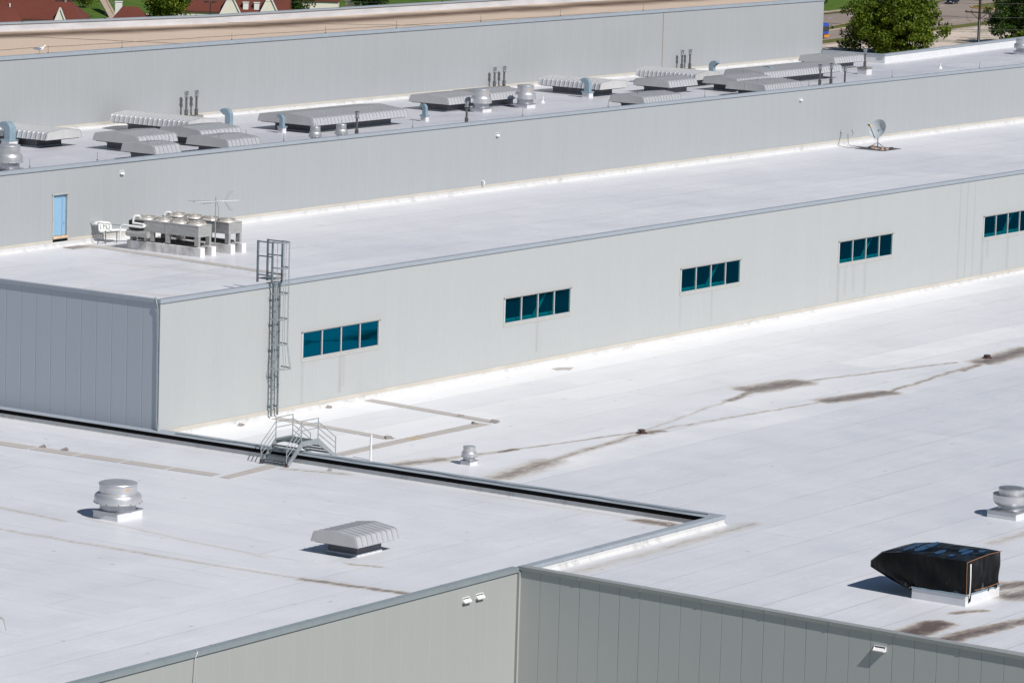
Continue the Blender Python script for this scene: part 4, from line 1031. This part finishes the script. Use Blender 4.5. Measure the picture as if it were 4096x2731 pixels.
for a in((16.3,-7.2,R1,.45,.35,.6,'curled dark flap on the pad strip below the first window'),(15.2,-8.8,R1+.02,.5,.4,2.4,'curled dark flap at the corner where two pad strips meet'),
 (15.9,-9.5,R1+.02,.55,.5,.1,'dark brown flap end where the pad strip stops'),(8.3,-8.5,R1+.02,.5,.5,1.0,'dark flap at the lower end of the ladder pad strip'),
 (13.6,-.5,R1,.35,.4,.3,'small scrap near the wall between the ladder and first window'),(5.9,-.65,R1,.35,.45,.2,'small scrap near the wall left of the ladder'),(-.95,-11.5,R0,.22,.3,.4,'tiny brown scrap on the front roof below the parapet'),
 (-5.75,2.85,R0+.02,.3,.45,-1.0,'upper of two curled flaps on the long pad strip'),(-5.65,1.55,R0+.02,.35,.5,-1.0,'lower of two curled flaps on the long pad strip'),(-1.3,-31.1,R0,.3,.5,.3,'dark scrap in the corner of the parapets')): flap(*a)
# drains
def drain(loc,label):
    r=empty('roof_drain',loc,label,'roof drain','domed roof drains')
    MB().lathe([(.30,.0),(.30,.03),(.22,.04)],20).build('flange',m_rust,r)
    mb=MB()
    for k in range(10):
        t=2*PI*k/10; mb.beam((.22*math.cos(t),.22*math.sin(t),.03),(.19*math.cos(t),.19*math.sin(t),.17),.03,.02)
    mb.lathe([(.20,.16),(.20,.19),(.12,.21),(.001,.215)],16); mb.lathe([(.15,.03),(.15,.16)],12)
    mb.build('strainer',m_rust,r); return r
drain((18.7,-16.65,R1),'rusty domed drain at mid roof beside faint stain lines')
drain((55.3,-17.1,R1),'rusty domed drain in the dark puddle stain at far right')

# gull on the coping
r=empty('gull',(33.0,Y3+.1,9.53),'white and grey gull standing on the coping of the gravel-roofed block','bird')
r.scale=(1.35,1.35,1.35)
bodyd=Vector((.80,-.60,0))
def ell(pts_r,name,mat):
    mb=MB(); vs=[]; n=12
    for (t,z,a,b_) in pts_r:
        for k in range(n):
            w=2*PI*k/n; p=bodyd*t+Vector((.6,.8,0))*a*math.cos(w)+Vector((0,0,z+b_*math.sin(w))); vs.append(p)
    N=len(pts_r)
    mb.add(vs,[(i*n+k,i*n+(k+1)%n,(i+1)*n+(k+1)%n,(i+1)*n+k) for i in range(N-1) for k in range(n)],True); return mb.build(name,mat,r,fix=False)
ell([(-.20,.22,.01,.01),(-.12,.22,.06,.055),(0,.21,.09,.085),(.10,.23,.085,.085),(.17,.29,.06,.06),(.20,.35,.055,.055),(.235,.37,.045,.045),(.27,.365,.01,.01)],'body',simple('gull_white',(.8,.8,.8),.7,0,.03,8))
for sg in(-1,1):
    mb=MB(); pr=[(.08,.27),(-.05,.29),(-.22,.26),(-.34,.21),(-.20,.20),(0,.19)]
    a=Vector((.6,.8,0))*sg*.088; b2=Vector((.6,.8,0))*sg*.10
    vs=[bodyd*t+a*(1 if t>-.15 else .3)+Vector((0,0,z_)) for t,z_ in pr]+[bodyd*t+b2*(1 if t>-.15 else .4)+Vector((0,0,z_)) for t,z_ in pr]; n=6
    mb.add(vs,[tuple(range(n)),tuple(range(n,2*n))]+[(i,(i+1)%n,n+(i+1)%n,n+i) for i in range(n)]); mb.build('wing',simple('gull_grey',(.22,.23,.26),.7,0,.1,8),r)
    MB().tube([Vector((.6,.8,0))*sg*.035+Vector((0,0,.14)),Vector((.6,.8,0))*sg*.035+Vector((0,0,0))],.008,5).build('leg',m_sticker,r)
MB().tube([bodyd*.265+Vector((0,0,.365)),bodyd*.33+Vector((0,0,.355))],[.016,.004],6).build('beak',m_sticker,r)

# ------------------------------------------------------------------ ground, roads, far things
RV=Vector((.5667,-.8234,0)).normalized()      # sideways to the line of sight (towards the right of the photo)
FV=Vector((.8234,.5667,0)).normalized()       # away from the viewer
def grass_mat(name,c1,c2,sc_=.25):
    m,nt,b=newmat(name); v=pos(nt)
    n=noise(nt,v,sc_,6,.7); n2=noise(nt,v,2.5,4,.7)
    col=mixc(nt,mapr(nt,n,.35,.65,0,1),c1,c2); col=mixc(nt,mapr(nt,n2,.3,.7,0,.5),col,[a*.6 for a in c1])
    lk(nt,col,b.inputs['Base Color']); b.inputs['Roughness'].default_value=.95; b.inputs['Specular IOR Level'].default_value=.1; return m
m_grass=grass_mat('lawn_grass',(.055,.12,.016),(.13,.185,.035))
m_verge=grass_mat('dry_verge_grass',(.10,.12,.03),(.17,.155,.06),.6)
def asphalt():
    m,nt,b=newmat('worn_road_surface'); v=pos(nt)
    n=noise(nt,v,.06,5,.6,(.15,1,1)); n2=noise(nt,v,1.5,4,.7,(.2,1,1))
    col=mixc(nt,mapr(nt,n,.35,.65,0,1),(.20,.165,.14),(.36,.285,.235)); col=mixc(nt,mapr(nt,n2,.3,.8,0,.35),col,(.11,.10,.10))
    lk(nt,col,b.inputs['Base Color']); b.inputs['Roughness'].default_value=.9; return m
m_road=asphalt()
m_side=simple('concrete_path',(.42,.34,.27),.9,0,.12,.5,world=True)
m_kerb=simple('painted_kerb',(.62,.30,.06),.8,0,.2,1,world=True)
def rubble():
    m,nt,b=newmat('pale_rubble'); v=pos(nt); n=noise(nt,v,1.4,8,.8); n2=noise(nt,v,.12,4,.6)
    vo=nd(nt,'ShaderNodeTexVoronoi'); vo.inputs['Scale'].default_value=.9; lk(nt,v,vo.inputs['Vector'])
    col=mixc(nt,mapr(nt,n,.35,.65,0,1),(.42,.34,.29),(.78,.66,.57))
    col=mixc(nt,mapr(nt,vo.outputs['Distance'],.05,.16,.85,0),col,(.05,.045,.04)); col=mixc(nt,mapr(nt,n2,.5,.62,0,.5),col,(.13,.15,.06))
    lk(nt,col,b.inputs['Base Color']); b.inputs['Roughness'].default_value=.95; bump(nt,b,n,.8,.2); return m
m_rubble=rubble()
tag(MB().add([(-900,-900,G),(3500,-900,G),(3500,3500,G),(-900,3500,G)],[(0,1,2,3)]).build('ground',m_grass),kind='structure')
def ribbon(a,b_,z):
    mb=MB(); n=len(a)
    return mb.add([(*p,z) for p in a]+[(*p,z) for p in b_],[(i,i+1,n+i+1,n+i) for i in range(n-1)])
tag(MB().add([(-400,-500,G+.03),(330,-500,G+.03),(330,170,G+.03),(-400,170,G+.03)],[(0,1,2,3)]).build('added_unseen_yard',simple('added_unseen_paving',(.20,.19,.18),.9,0,.2,.2,world=True)),kind='structure')  # unseen paving, added to keep green grass bounce off the walls
low=[(380,281),(480,288),(573,295.7),(622,299.3),(651.6,302),(683,307.6),(760,322),(900,350)]
up=[(380,316),(480,322),(560,328),(643,336),(657.6,336.9),(706,342.2),(780,350),(900,366)]
tag(ribbon(low,up,G+.02).build('road',m_road),kind='structure')
def off(pl,d): return [(x-.08*0,y+d) for x,y in pl]
tag(ribbon(off(low,-4.2),low,G+.12).build('verge',m_verge),kind='structure')
tag(ribbon(off(low,-5.6),off(low,-4.2),G+.10).build('pavement',m_side),kind='structure')
tag(ribbon([(x,y-40) for x,y in low],off(low,-5.6),G+.06).build('rubble_ground',m_rubble),kind='structure')
tag(ribbon(up,off(up,2.0),G+.12).build('verge',m_verge),kind='structure')
tag(ribbon(off(up,2.0),off(up,4.6),G+.10).build('pavement',m_side),kind='structure')
def island(name,pl,label):
    mb=MB(); n=len(pl); mb.add([(*p,G+.17) for p in pl],[tuple(range(n))]); o=tag(mb.build(name,m_verge),kind='structure')
    mb=MB()
    for a,c in zip(pl,pl[1:]+pl[:1]): mb.beam((*a,G+.10),(*c,G+.10),.35,.18)
    tag(mb.build('kerb',m_side),kind='structure')
island('median',[(480,300),(560,304.5),(599,309.5),(640,317),(656,319.9),(664.7,322.4),(667.2,326.2),(664,326.8),(640,322.5),(607.6,314.6),(560,311),(480,306)],'')
island('median',[(693.6,321.7),(699,319.2),(708.7,321),(740,326),(850,343),(850,350),(740,336.5),(713.7,333),(698.5,329.6),(693.8,326.3)],'')
mb=MB()
for a,c in(((664.7,322.3),(667.3,326.2)),((693.5,322),(699,319.0)),((699,319.0),(709,320.8)),((709,320.8),(730,324.3)),((693.7,326.3),(693.5,322))): mb.beam((*a,G+.16),(*c,G+.16),.55,.26)
tag(mb.build('painted_kerb',m_kerb),kind='structure')
mb=MB()
for pl,dy in((low,7.0),(up,-6.0)):
    for a,c in zip(pl[:-1],pl[1:]):
        L_=math.hypot(c[0]-a[0],c[1]-a[1]); k=0
        while k<L_-3:
            s0,s1=k/L_,(k+3)/L_; mb.beam((a[0]+(c[0]-a[0])*s0,a[1]+(c[1]-a[1])*s0+dy,G+.028),(a[0]+(c[0]-a[0])*s1,a[1]+(c[1]-a[1])*s1+dy,G+.028),.18,.006); k+=12
tag(mb.build('lane_markings',m_white),kind='structure')

# foliage
def leafmat(name,cols):
    m,nt,b=newmat(name); g=nd(nt,'ShaderNodeNewGeometry'); cr=nd(nt,'ShaderNodeValToRGB'); e=cr.color_ramp.elements
    e[0].color=rgba(cols[0]); e[1].color=rgba(cols[-1]); 
    for i,c in enumerate(cols[1:-1]): k=e.new((i+1)/(len(cols)-1)); k.color=rgba(c)
    lk(nt,g.outputs['Random Per Island'],cr.inputs[0]); lk(nt,cr.outputs[0],b.inputs['Base Color']); b.inputs['Roughness'].default_value=.6; b.inputs['Specular IOR Level'].default_value=.25
    tr=nd(nt,'ShaderNodeBsdfTranslucent'); lk(nt,cr.outputs[0],tr.inputs['Color']); mx=nd(nt,'ShaderNodeMixShader'); mx.inputs[0].default_value=.22
    lk(nt,b.outputs[0],mx.inputs[1]); lk(nt,tr.outputs[0],mx.inputs[2]); lk(nt,mx.outputs[0],nt.nodes['Material Output'].inputs[0]); return m
m_leaf=leafmat('maple_leaves',[(.03,.07,.004),(.075,.135,.008),(.15,.21,.014),(.13,.135,.012)])
m_leafd=leafmat('dark_leaves',[(.018,.045,.008),(.035,.08,.012),(.06,.10,.015)])
m_bark=simple('bark',(.10,.075,.055),.9,0,.3,3,.4)
def tree(loc,label,h,rx,rz,zc_,nc,nl,ls,mat,name='tree',seed=1,cone=False,lean=0):
    rr=random.Random(seed); r=empty(name,loc,label,'tree')
    mb=MB().tube([(0,0,0),(.1,0,h*.3),(0,.1,h*.6),(0,0,h*.85)],[h*.035,h*.028,h*.016,.03],10)
    cl=[]
    for i in range(nc):
        for _ in range(30):
            u=rr.uniform(-1,1); t=rr.uniform(0,2*PI); rad=rr.random()**.42
            if cone:
                z=rr.random(); w=(1-z)*rx*(.65+.35*rr.random()); p=(w*math.cos(t),w*math.sin(t),z*h*.95+.4); break
            q=math.sqrt(1-u*u); wob=1+.16*math.sin(3*t+seed)+.12*math.sin(5*t+u*4)
            p=(rx*rad*q*math.cos(t)*wob,rx*rad*q*math.sin(t)*wob,zc_+rz*rad*u*(1+.1*math.sin(4*t)))
            if p[2]>.7: break
        cl.append(p)
    for p in cl[::max(1,nc//26)]:
        zz=max(h*.18,p[2]-.5*math.hypot(p[0],p[1])-.5); mb.tube([(0,0,zz),(p[0]*.5,p[1]*.5,(zz+p[2])/2+.2),p],[h*.012,h*.008,.03],6)
    mb.build('trunk',m_bark,r)
    vs=[];fs=[]
    for p in cl:
        cr=ls*rr.uniform(2.2,3.8) if not cone else ls*rr.uniform(1.5,2.5)
        for k in range(nl):
            a=rr.uniform(0,2*PI); u=rr.uniform(-1,1); q=math.sqrt(1-u*u); rad=cr*rr.random()**.4
            c=Vector((p[0]+rad*q*math.cos(a),p[1]+rad*q*math.sin(a),p[2]+rad*u*.62))
            nrm=Vector((rr.gauss(0,.7),rr.gauss(0,.7),.75+rr.gauss(0,.5))).normalized()
            t1=nrm.orthogonal().normalized(); t1=Matrix.Rotation(rr.uniform(0,6.28),3,nrm)@t1; t2=nrm.cross(t1)
            s_=ls*rr.uniform(.55,1.2); b0=len(vs)
            vs+=[tuple(c-t1*s_*.5),tuple(c+t2*s_*.38),tuple(c+t1*s_*.6),tuple(c-t2*s_*.38)]; fs.append((b0,b0+1,b0+2,b0+3))
    me=bpy.data.meshes.new('crown'); me.from_pydata(vs,[],fs); me.materials.append(mat); o=bpy.data.objects.new('crown',me); COL.objects.link(o); o.parent=r
    return r
tree((552.3,267.8,G),'big round bright green tree behind the far parapet of the hooded roof',13.5,9.7,7.3,5.9,380,105,.50,m_leaf,'broadleaf_tree',3)
tree((572.5,249.5,G),'low green bush like tree at the right foot of the big round tree',5.6,3.2,2.2,2.6,50,60,.5,m_leaf,'broadleaf_tree',8)
tree((600.4,264.7,G),'dark green tree cut by the right edge of the photo',12.5,8.0,5.8,5.4,190,105,.5,m_leafd,'broadleaf_tree',5)
tree((664,352,G),'dark conifer on the lawn beside the top of the end wall',9,3.6,4,4,120,60,.55,m_leafd,'conifer',6,cone=True)
tree((479,390,G),'leafy green tree between the red roofed houses at top left',10,4.2,3.8,5.6,110,80,.5,m_leaf,'broadleaf_tree',9)
tree((512,384,G),'dark green tree right of the white gables',9,3.4,3.2,5,80,70,.5,m_leafd,'broadleaf_tree',10)
tree((536,382.5,G),'dark green tree over the far parapet beside the pale garages',8.5,3.2,2.6,5.2,80,70,.5,m_leafd,'broadleaf_tree',12)
tree((448,406,G),'dark green tree behind the roof with the flue pole at top left',8.5,2.6,2.4,5.4,60,70,.5,m_leafd,'broadleaf_tree',13)

# poles
m_wood=simple('pole_wood',(.045,.035,.03),.9,0,.2,2,stretch=(1,1,.2))
m_wood2=simple('grey_pole_wood',(.26,.20,.16),.9,0,.15,2,stretch=(1,1,.2))
r=empty('utility_pole',(566,256.5,G),'dark utility pole with crossarm in front of the rubble ground','utility pole','utility poles')
MB().tube([(0,0,0),(0,0,16)],[.30,.22],12).build('pole',m_wood,r)
MB().beam(RV*-2.9+Vector((0,0,8.5)),RV*2.6+Vector((0,0,8.3)),.24,.28).build('crossarm',m_wood,r)
for sg in(-1,1): MB().beam(Vector((0,0,7.0)),RV*1.6*sg+Vector((0,0,8.3)),.10,.12).build('brace',m_wood,r)
for t in(-2.6,-1.6,1.0,2.1): MB().lathe([(.06,0),(.13,.08),(.08,.2),(.12,.28),(.001,.36)],10,tuple(RV*t+Vector((0,0,8.55)))).build('insulator',m_rust,r)
MB().tube([RV*-2.5+Vector((0,0,8.4)),RV*-2.45+Vector((0,0,7.3)),RV*-1.6+Vector((0,0,6.3)),RV*-.3+Vector((0,0,5.9))],.03,5).tube([RV*1.9+Vector((0,0,8.3)),RV*1.8+Vector((0,0,7.4)),RV*1.1+Vector((0,0,6.5)),RV*.3+Vector((0,0,5.9))],.03,5).build('lead_wire',m_cable,r)
MB().tube([(-.30,-.20,0),(-.30,-.20,7.0)],.10,8).build('conduit',m_galv,r)
for loc,lab,h,w in(((662,303.5,G),'dark timber pole right of the pole with the crossarm',17,m_wood),((630,305,G),'dark timber pole on the verge right of the big tree',16,m_wood2),((453.1,393.7,G),'brown timber pole in front of the red roof at top left',16,m_wood2)):
    e=empty('utility_pole',loc,lab,'utility pole','utility poles'); MB().tube([(0,0,0),(0,0,h)],[.34,.26],10).build('pole',w,e)
    if loc[0]<500: MB().beam(RV*-1.9+Vector((0,0,6.4)),RV*1.9+Vector((0,0,6.5)),.2,.22).build('crossarm',m_wood,e)
e=empty('street_sign',(655.3,301.7,G),'small dark street sign on a thin post by the verge','sign'); MB().tube([(0,0,0),(0,0,5.6)],.05,6).build('post',m_galv,e); MB().beam(Vector((0,0,5.0)),Vector((0,0,6.6)),1.0,.06,up=tuple(RV)).build('sign_panel',simple('sign_face',(.05,.08,.12),.5),e)
e=empty('lamp_post',(490.7,388.2,G),'dark T shaped lamp post before the long red roof','street lamp'); MB().tube([(0,0,0),(0,0,5.2)],.10,8).build('pole',m_under,e)
for sg in(-1,1): MB().box(-.5,.5,-.2,.2,5.05,5.3).build('lamp_head',m_under,e).location=RV*sg*.75
# overhead wires
for i,(z_,o_) in enumerate(((-14.6,0),(-19.5,0),(-22.2,0),(-24.6,0))):
    a=Vector((566,256.5,0))-RV*60; c=Vector((566,256.5,0))+RV*45; pts=[]
    for k in range(21):
        t=k/20; p=a+(c-a)*t; pts.append((p.x,p.y,z_-2.6*4*t*(1-t)+1.2-1.5*t*0))
    cable_on(pts,.035,'overhead_wire',m_cable,'thin overhead wire strung past the utility pole with the crossarm','wire','overhead wires')
for i,z_ in enumerate((-20.5,-22.5)):
    a=Vector((455,391,0))-RV*30; c=Vector((455,391,0))+RV*70; pts=[]
    for k in range(21):
        t=k/20; p=a+(c-a)*t; pts.append((p.x,p.y,z_-1.2*4*t*(1-t)))
    cable_on(pts,.03,'overhead_wire',m_cable,'thin overhead wire strung in front of the red roofs','wire','overhead wires over the houses')

# cars and bus
def car(loc,ang,label,col):
    r=empty('parked_car' if False else 'car',loc,label,'car','cars on the road',rz=ang)
    m=simple('car_paint',col,.22,.3,.04,2)
    body=[(-2.35,.35),(-2.40,.75),(-2.25,.92),(-1.5,.98),(1.0,.95),(2.2,.82),(2.42,.62),(2.40,.32),(1.9,.25),(-1.9,.25)]
    o=MB().prism(body,-.9,.9,'y').build('body',m,r); md=o.modifiers.new('b','BEVEL'); md.width=.09; md.segments=2
    gh=[(-1.75,.96),(-1.15,1.42),(.25,1.45),(1.15,.95)]
    mb=MB(); n=4
    vs=[(x,-.84+ (0.14 if z>1 else 0),z) for x,z in gh]+[(x,.84-(0.14 if z>1 else 0),z) for x,z in gh]
    mb.add(vs,[(0,1,2,3),(7,6,5,4),(0,4,5,1),(1,5,6,2),(2,6,7,3)]); mb.build('glasshouse',simple('car_glass',(.01,.012,.016),.08),r)
    MB().box(-1.1,.2,-.70,.70,1.44,1.475).build('roof',m,r)
    for x in(-1.42,1.45):
        for y in(-.88,.88):
            w=empty_child('wheel',r,(x,y,.33)); 
            mb=MB().lathe([(.10,-.11),(.30,-.11),(.335,-.07),(.335,.07),(.30,.11),(.10,.11)],20); mb.v=[(a,c_,b_) for a,b_,c_ in mb.v]; t_=mb.build('tyre',m_under,w)
            mb=MB().lathe([(.001,-.115),(.20,-.12),(.22,-.10),(.22,.10),(.20,.12),(.001,.115)],16); mb.v=[(a,c_,b_) for a,b_,c_ in mb.v]; mb.build('rim',m_alu,w)
    for y in(-.62,.62): MB().box(2.24,2.43,y-.22,y+.22,.58,.74).build('headlight',m_white,r)
    return r
def empty_child(name,par,loc):
    o=bpy.data.objects.new(name,None); COL.objects.link(o); o.parent=par; o.location=loc; return o
car((703.2,337.0,G+.02),PI+.10,'dark navy sedan on the far lane, only its lower body in frame',(.012,.014,.035))
car((723,339.8,G+.02),PI+.13,'dark car farther right behind the utility pole top, only wheels showing',(.02,.02,.025))
r=empty('bus',(577.7,299.3,G+.02),'blue city bus nose peeking past the end wall, orange skirt','bus',rz=.06)
m_bus=simple('bus_blue',(.02,.08,.45),.3,.1,.05,1); m_or=simple('bus_orange',(.75,.28,.03),.4,.1,.1,1)
MB().box(-10,1.9,-1.3,1.3,.75,3.15).build('body',m_bus,r).modifiers.new('b','BEVEL').width=.25
MB().box(-9.9,1.93,-1.33,1.33,.32,.74).build('skirt',m_or,r)
MB().box(1.86,1.95,-1.12,1.12,1.35,2.55).box(-9.5,1.7,-1.345,-1.30,1.5,2.5).build('windows',m_inside,r)
MB().box(1.86,1.96,-.6,.6,2.75,2.98).build('destination_board',m_white,r)
for x in(-7.5,-.9):
    mb=MB().lathe([(.12,-.16),(.46,-.16),(.5,-.1),(.5,.1),(.46,.16),(.12,.16)],20,(0,0,0)); mb.v=[(a,c_,b_) for a,b_,c_ in mb.v]
    mb.build('wheel',m_under,r).location=(x,-1.2,.5)
MB().tube([(1.9,-1.2,2.6),(2.5,-1.5,2.7),(2.7,-1.6,2.3)],.05,6).box(2.6,2.8,-1.8,-1.4,1.95,2.4).build('mirror',m_under,r)

# houses
def shingle(name,c):
    m,nt,b=newmat(name); v=pos(nt); n=noise(nt,v,3.5,6,.75,(1,1,3)); n2=noise(nt,v,.2,3)
    xs=sep(nt,v); wv=mapr(nt,math_(nt,'FRACT',math_(nt,'MULTIPLY',xs[2],4.5)),0,.25,.8,1)
    sc1=nd(nt,'ShaderNodeVectorMath',operation='SCALE'); sc1.inputs[0].default_value=c; lk(nt,math_(nt,'MULTIPLY',math_(nt,'MULTIPLY',mapr(nt,n,.3,.7,.75,1.25),wv),mapr(nt,n2,.3,.7,.9,1.1)),sc1.inputs['Scale'])
    lk(nt,sc1.outputs[0],b.inputs['Base Color']); b.inputs['Roughness'].default_value=.9; return m
m_shr=shingle('red_shingles',(.125,.030,.018)); m_shg=shingle('grey_shingles',(.20,.20,.205))
m_cream=simple('cream_siding',(.78,.74,.64),.7,0,.05,1)
m_teal=simple('teal_siding',(.10,.17,.18),.7,0,.08,1)
def house(c,w,d,eave,ridge,label,gables=(),wall=None,shm=None,hip=0,chim=(),yaw=0.0,extra=None):
    """c ground centre; w across the view, d in depth; ridge runs across the view"""
    ang=math.atan2(RV.y,RV.x)+yaw
    r=empty('house',(c[0],c[1],G),label,'house','houses beyond the gravel roof',rz=ang)
    MB().box(-w/2+.3,w/2-.3,-d/2+.3,d/2-.3,0,eave).build('wall',wall or m_cream,r)
    mb=MB(); x0,x1=-w/2,w/2
    A=[(x0,-d/2,eave),(x1,-d/2,eave),(x1,d/2,eave),(x0,d/2,eave),(x0+hip,0,ridge),(x1-hip,0,ridge)]
    A2=[(a,b_,z-.22) for a,b_,z in A[:4]]
    mb.add(A+A2,[(0,1,5,4),(2,3,4,5),(0,4,3),(1,2,5),(0,6,7,1),(1,7,8,2),(2,8,9,3),(3,9,6,0),(6,9,8,7)])
    rf=mb.build('roof',shm or m_shr,r)
    for gx,gw,gz,gy in gables:      # cross gable facing the viewer
        g=MB().prism([(gx-gw/2,0),(gx+gw/2,0),(gx+gw/2,gz*.0+eave-1.0),(gx,gz),(gx-gw/2,eave-1.0)],gy,gy+.25,'y'); g.build('gable_wall',m_cream,r)
        k=(gz-(eave-1.0))/(gw/2); yb=0.0
        mb=MB()
        for sg in(-1,1):
            xo=gx+sg*(gw/2+.35); zo=eave-1.0-.35*k
            mb.add([(gx,gy-.12,gz+.12),(xo,gy-.12,zo+.12),(xo,yb,zo+.12),(gx,yb,gz+.12),(gx,gy-.12,gz-.05),(xo,gy-.12,zo-.05),(xo,yb,zo-.05),(gx,yb,gz-.05)],[(0,1,2,3),(4,7,6,5),(0,4,5,1),(1,5,6,2),(2,6,7,3),(3,7,4,0)])
        mb.build('gable_roof',shm or m_shr,r)
        tr=MB()
        for sg in(-1,1): tr.beam((gx,gy-.16,gz-.02),(gx+sg*(gw/2+.35),gy-.16,eave-1.0-.35*k-.02),.06,.26,up=(0,0,1))
        tr.build('barge_board',m_white,r)
    for cx_,cy_,cw,cz in chim:
        MB().box(cx_-cw/2,cx_+cw/2,cy_-cw/2,cy_+cw/2,eave-.5,cz).box(cx_-cw/2-.1,cx_+cw/2+.1,cy_-cw/2-.1,cy_+cw/2+.1,cz,cz+.12).build('chimney',m_white,rf)
    for cx_ in (extra or ()): MB().tube([(cx_,-d*.22,eave+.5),(cx_,-d*.22,eave+2.6)],.13,8).build('roof_vent',m_white,rf)
    return r
house((449.6,400),22.5,13,3.2,6.7,'widest red roofed house at top left, one small white gable',[(6.9,2.7,5.6,-6.9)],hip=3.5,extra=(-3.2,))
house((434.5,395.5),9,8,3.2,5.4,'house at the very corner of the photo, teal gable side',wall=m_teal,hip=.2,yaw=.5)
house((501.5,391.5),24,13,3.0,8.2,'long red roofed house with two tall white gables',[(5.2,4.8,6.4,-7.1),(14.4-.2,4.6,6.4,-7.1)] if False else [(.4,4.8,6.8,-7.1),(8.1,4.6,6.8,-7.1)],chim=[(3.3,-5.3,1.05,4.9),(5.5,-5.3,1.05,4.9)],extra=(1.5,))
house((471.6,392.9),6.2,9,2.6,4.7,'small red roofed house with a white chimney, left of the leafy tree',hip=1.6,chim=[(-2.3,.6,1.3,5.5)])
house((450,414),22,9,6.4,9.0,'grey roofed house behind the widest red one',shm=m_shg)
house((532,392),8,8,4.0,5.6,'pale garage with a red roof behind the far parapet')
house((541,388),7,8,3.9,4.6,'pale flat garage right of the red roofed garage',shm=m_shg)
house((566,372),9,8,2.9,4.2,'pale house with grey green roof above the far parapet',shm=m_shg)
house((583,365),7,8,2.6,4.3,'farthest red roofed house above the far parapet')
# lawn steps and path
p0=Vector((512,434,G)); p1=Vector((496,417.6,G))
mb=MB()
for k in range(24):
    t=k/24; c=p0+(p1-p0)*t; z_=G+2.4*(1-t); mb.beam(c+Vector((0,0,z_-G)),c+(p1-p0)/24+Vector((0,0,z_-G)),1.7,.3)
tag(mb.build('concrete_steps',m_side),'pale concrete steps climbing the lawn between houses','steps')
tag(ribbon([(470,410),(484,411),(497,416.5),(520,420)],[(470,412),(484,413),(497,418.7),(520,422)],G+.05).build('path',m_side),kind='structure')
tag(MB().tube([tuple(p1+Vector((1.6,.4,0))),tuple(p1+Vector((1.6,.4,1.5))),tuple(p0+Vector((1.6,.4,3.6)))],.06,6).build('handrail',m_galv),'pale handrail beside the concrete steps on the lawn','handrail')
tree((470,404,G),'thin pale shrub beside the concrete steps',3.4,1.9,1.3,1.8,30,40,.35,m_leaf,'shrub',20)
tree((513,440,G),'bright shrub at the top of the lawn steps',3.6,2.6,1.4,1.8,30,40,.4,m_leaf,'shrub',21)

# ------------------------------------------------------------------ light, sky, camera
az_to_sun=Vector((-.205,-.978,1.0)).normalized()
sun=bpy.data.lights.new('sun','SUN'); sun.energy=4.6; sun.angle=math.radians(.55); sun.color=(1.0,.965,.92)
so=bpy.data.objects.new('sun',sun); COL.objects.link(so); so.rotation_euler=az_to_sun.to_track_quat('Z','Y').to_euler(); so.location=(0,-60,80)
w=bpy.data.worlds.new('World'); sc.world=w; w.use_nodes=True; nt=w.node_tree
sky=nt.nodes.new('ShaderNodeTexSky'); sky.sky_type='NISHITA'; sky.sun_disc=False
sky.sun_elevation=math.asin(az_to_sun.z); sky.sun_rotation=math.atan2(az_to_sun.x,az_to_sun.y)
sky.air_density=1.0; sky.dust_density=.3; sky.ozone_density=3.0
nt.links.new(sky.outputs[0],nt.nodes['Background'].inputs[0]); nt.nodes['Background'].inputs[1].default_value=.05
cam=bpy.data.cameras.new('camera'); co=bpy.data.objects.new('camera',cam); COL.objects.link(co); sc.camera=co
R_=Vector((0.5666977345831381,-0.8233935653009327,0.029609360671212233)); U_=Vector((0.10332392705815954,0.10667372241364251,0.988910958096682)); F_=Vector((0.8174214602734744,0.5573542442355992,-0.14552801351267322))
co.matrix_world=Matrix(((R_.x,U_.x,-F_.x,-159.90846217839035),(R_.y,U_.y,-F_.y,-130.2183011611733),(R_.z,U_.z,-F_.z,30.05008840626274),(0,0,0,1)))
cam.sensor_width=36; cam.lens=36*16716.370671945184/4096; cam.clip_start=1; cam.clip_end=5000
sc.view_settings.view_transform='Standard'; sc.view_settings.look='None'; sc.view_settings.exposure=0.0; sc.view_settings.gamma=1
sc.cycles.max_bounces=8; sc.cycles.transparent_max_bounces=12
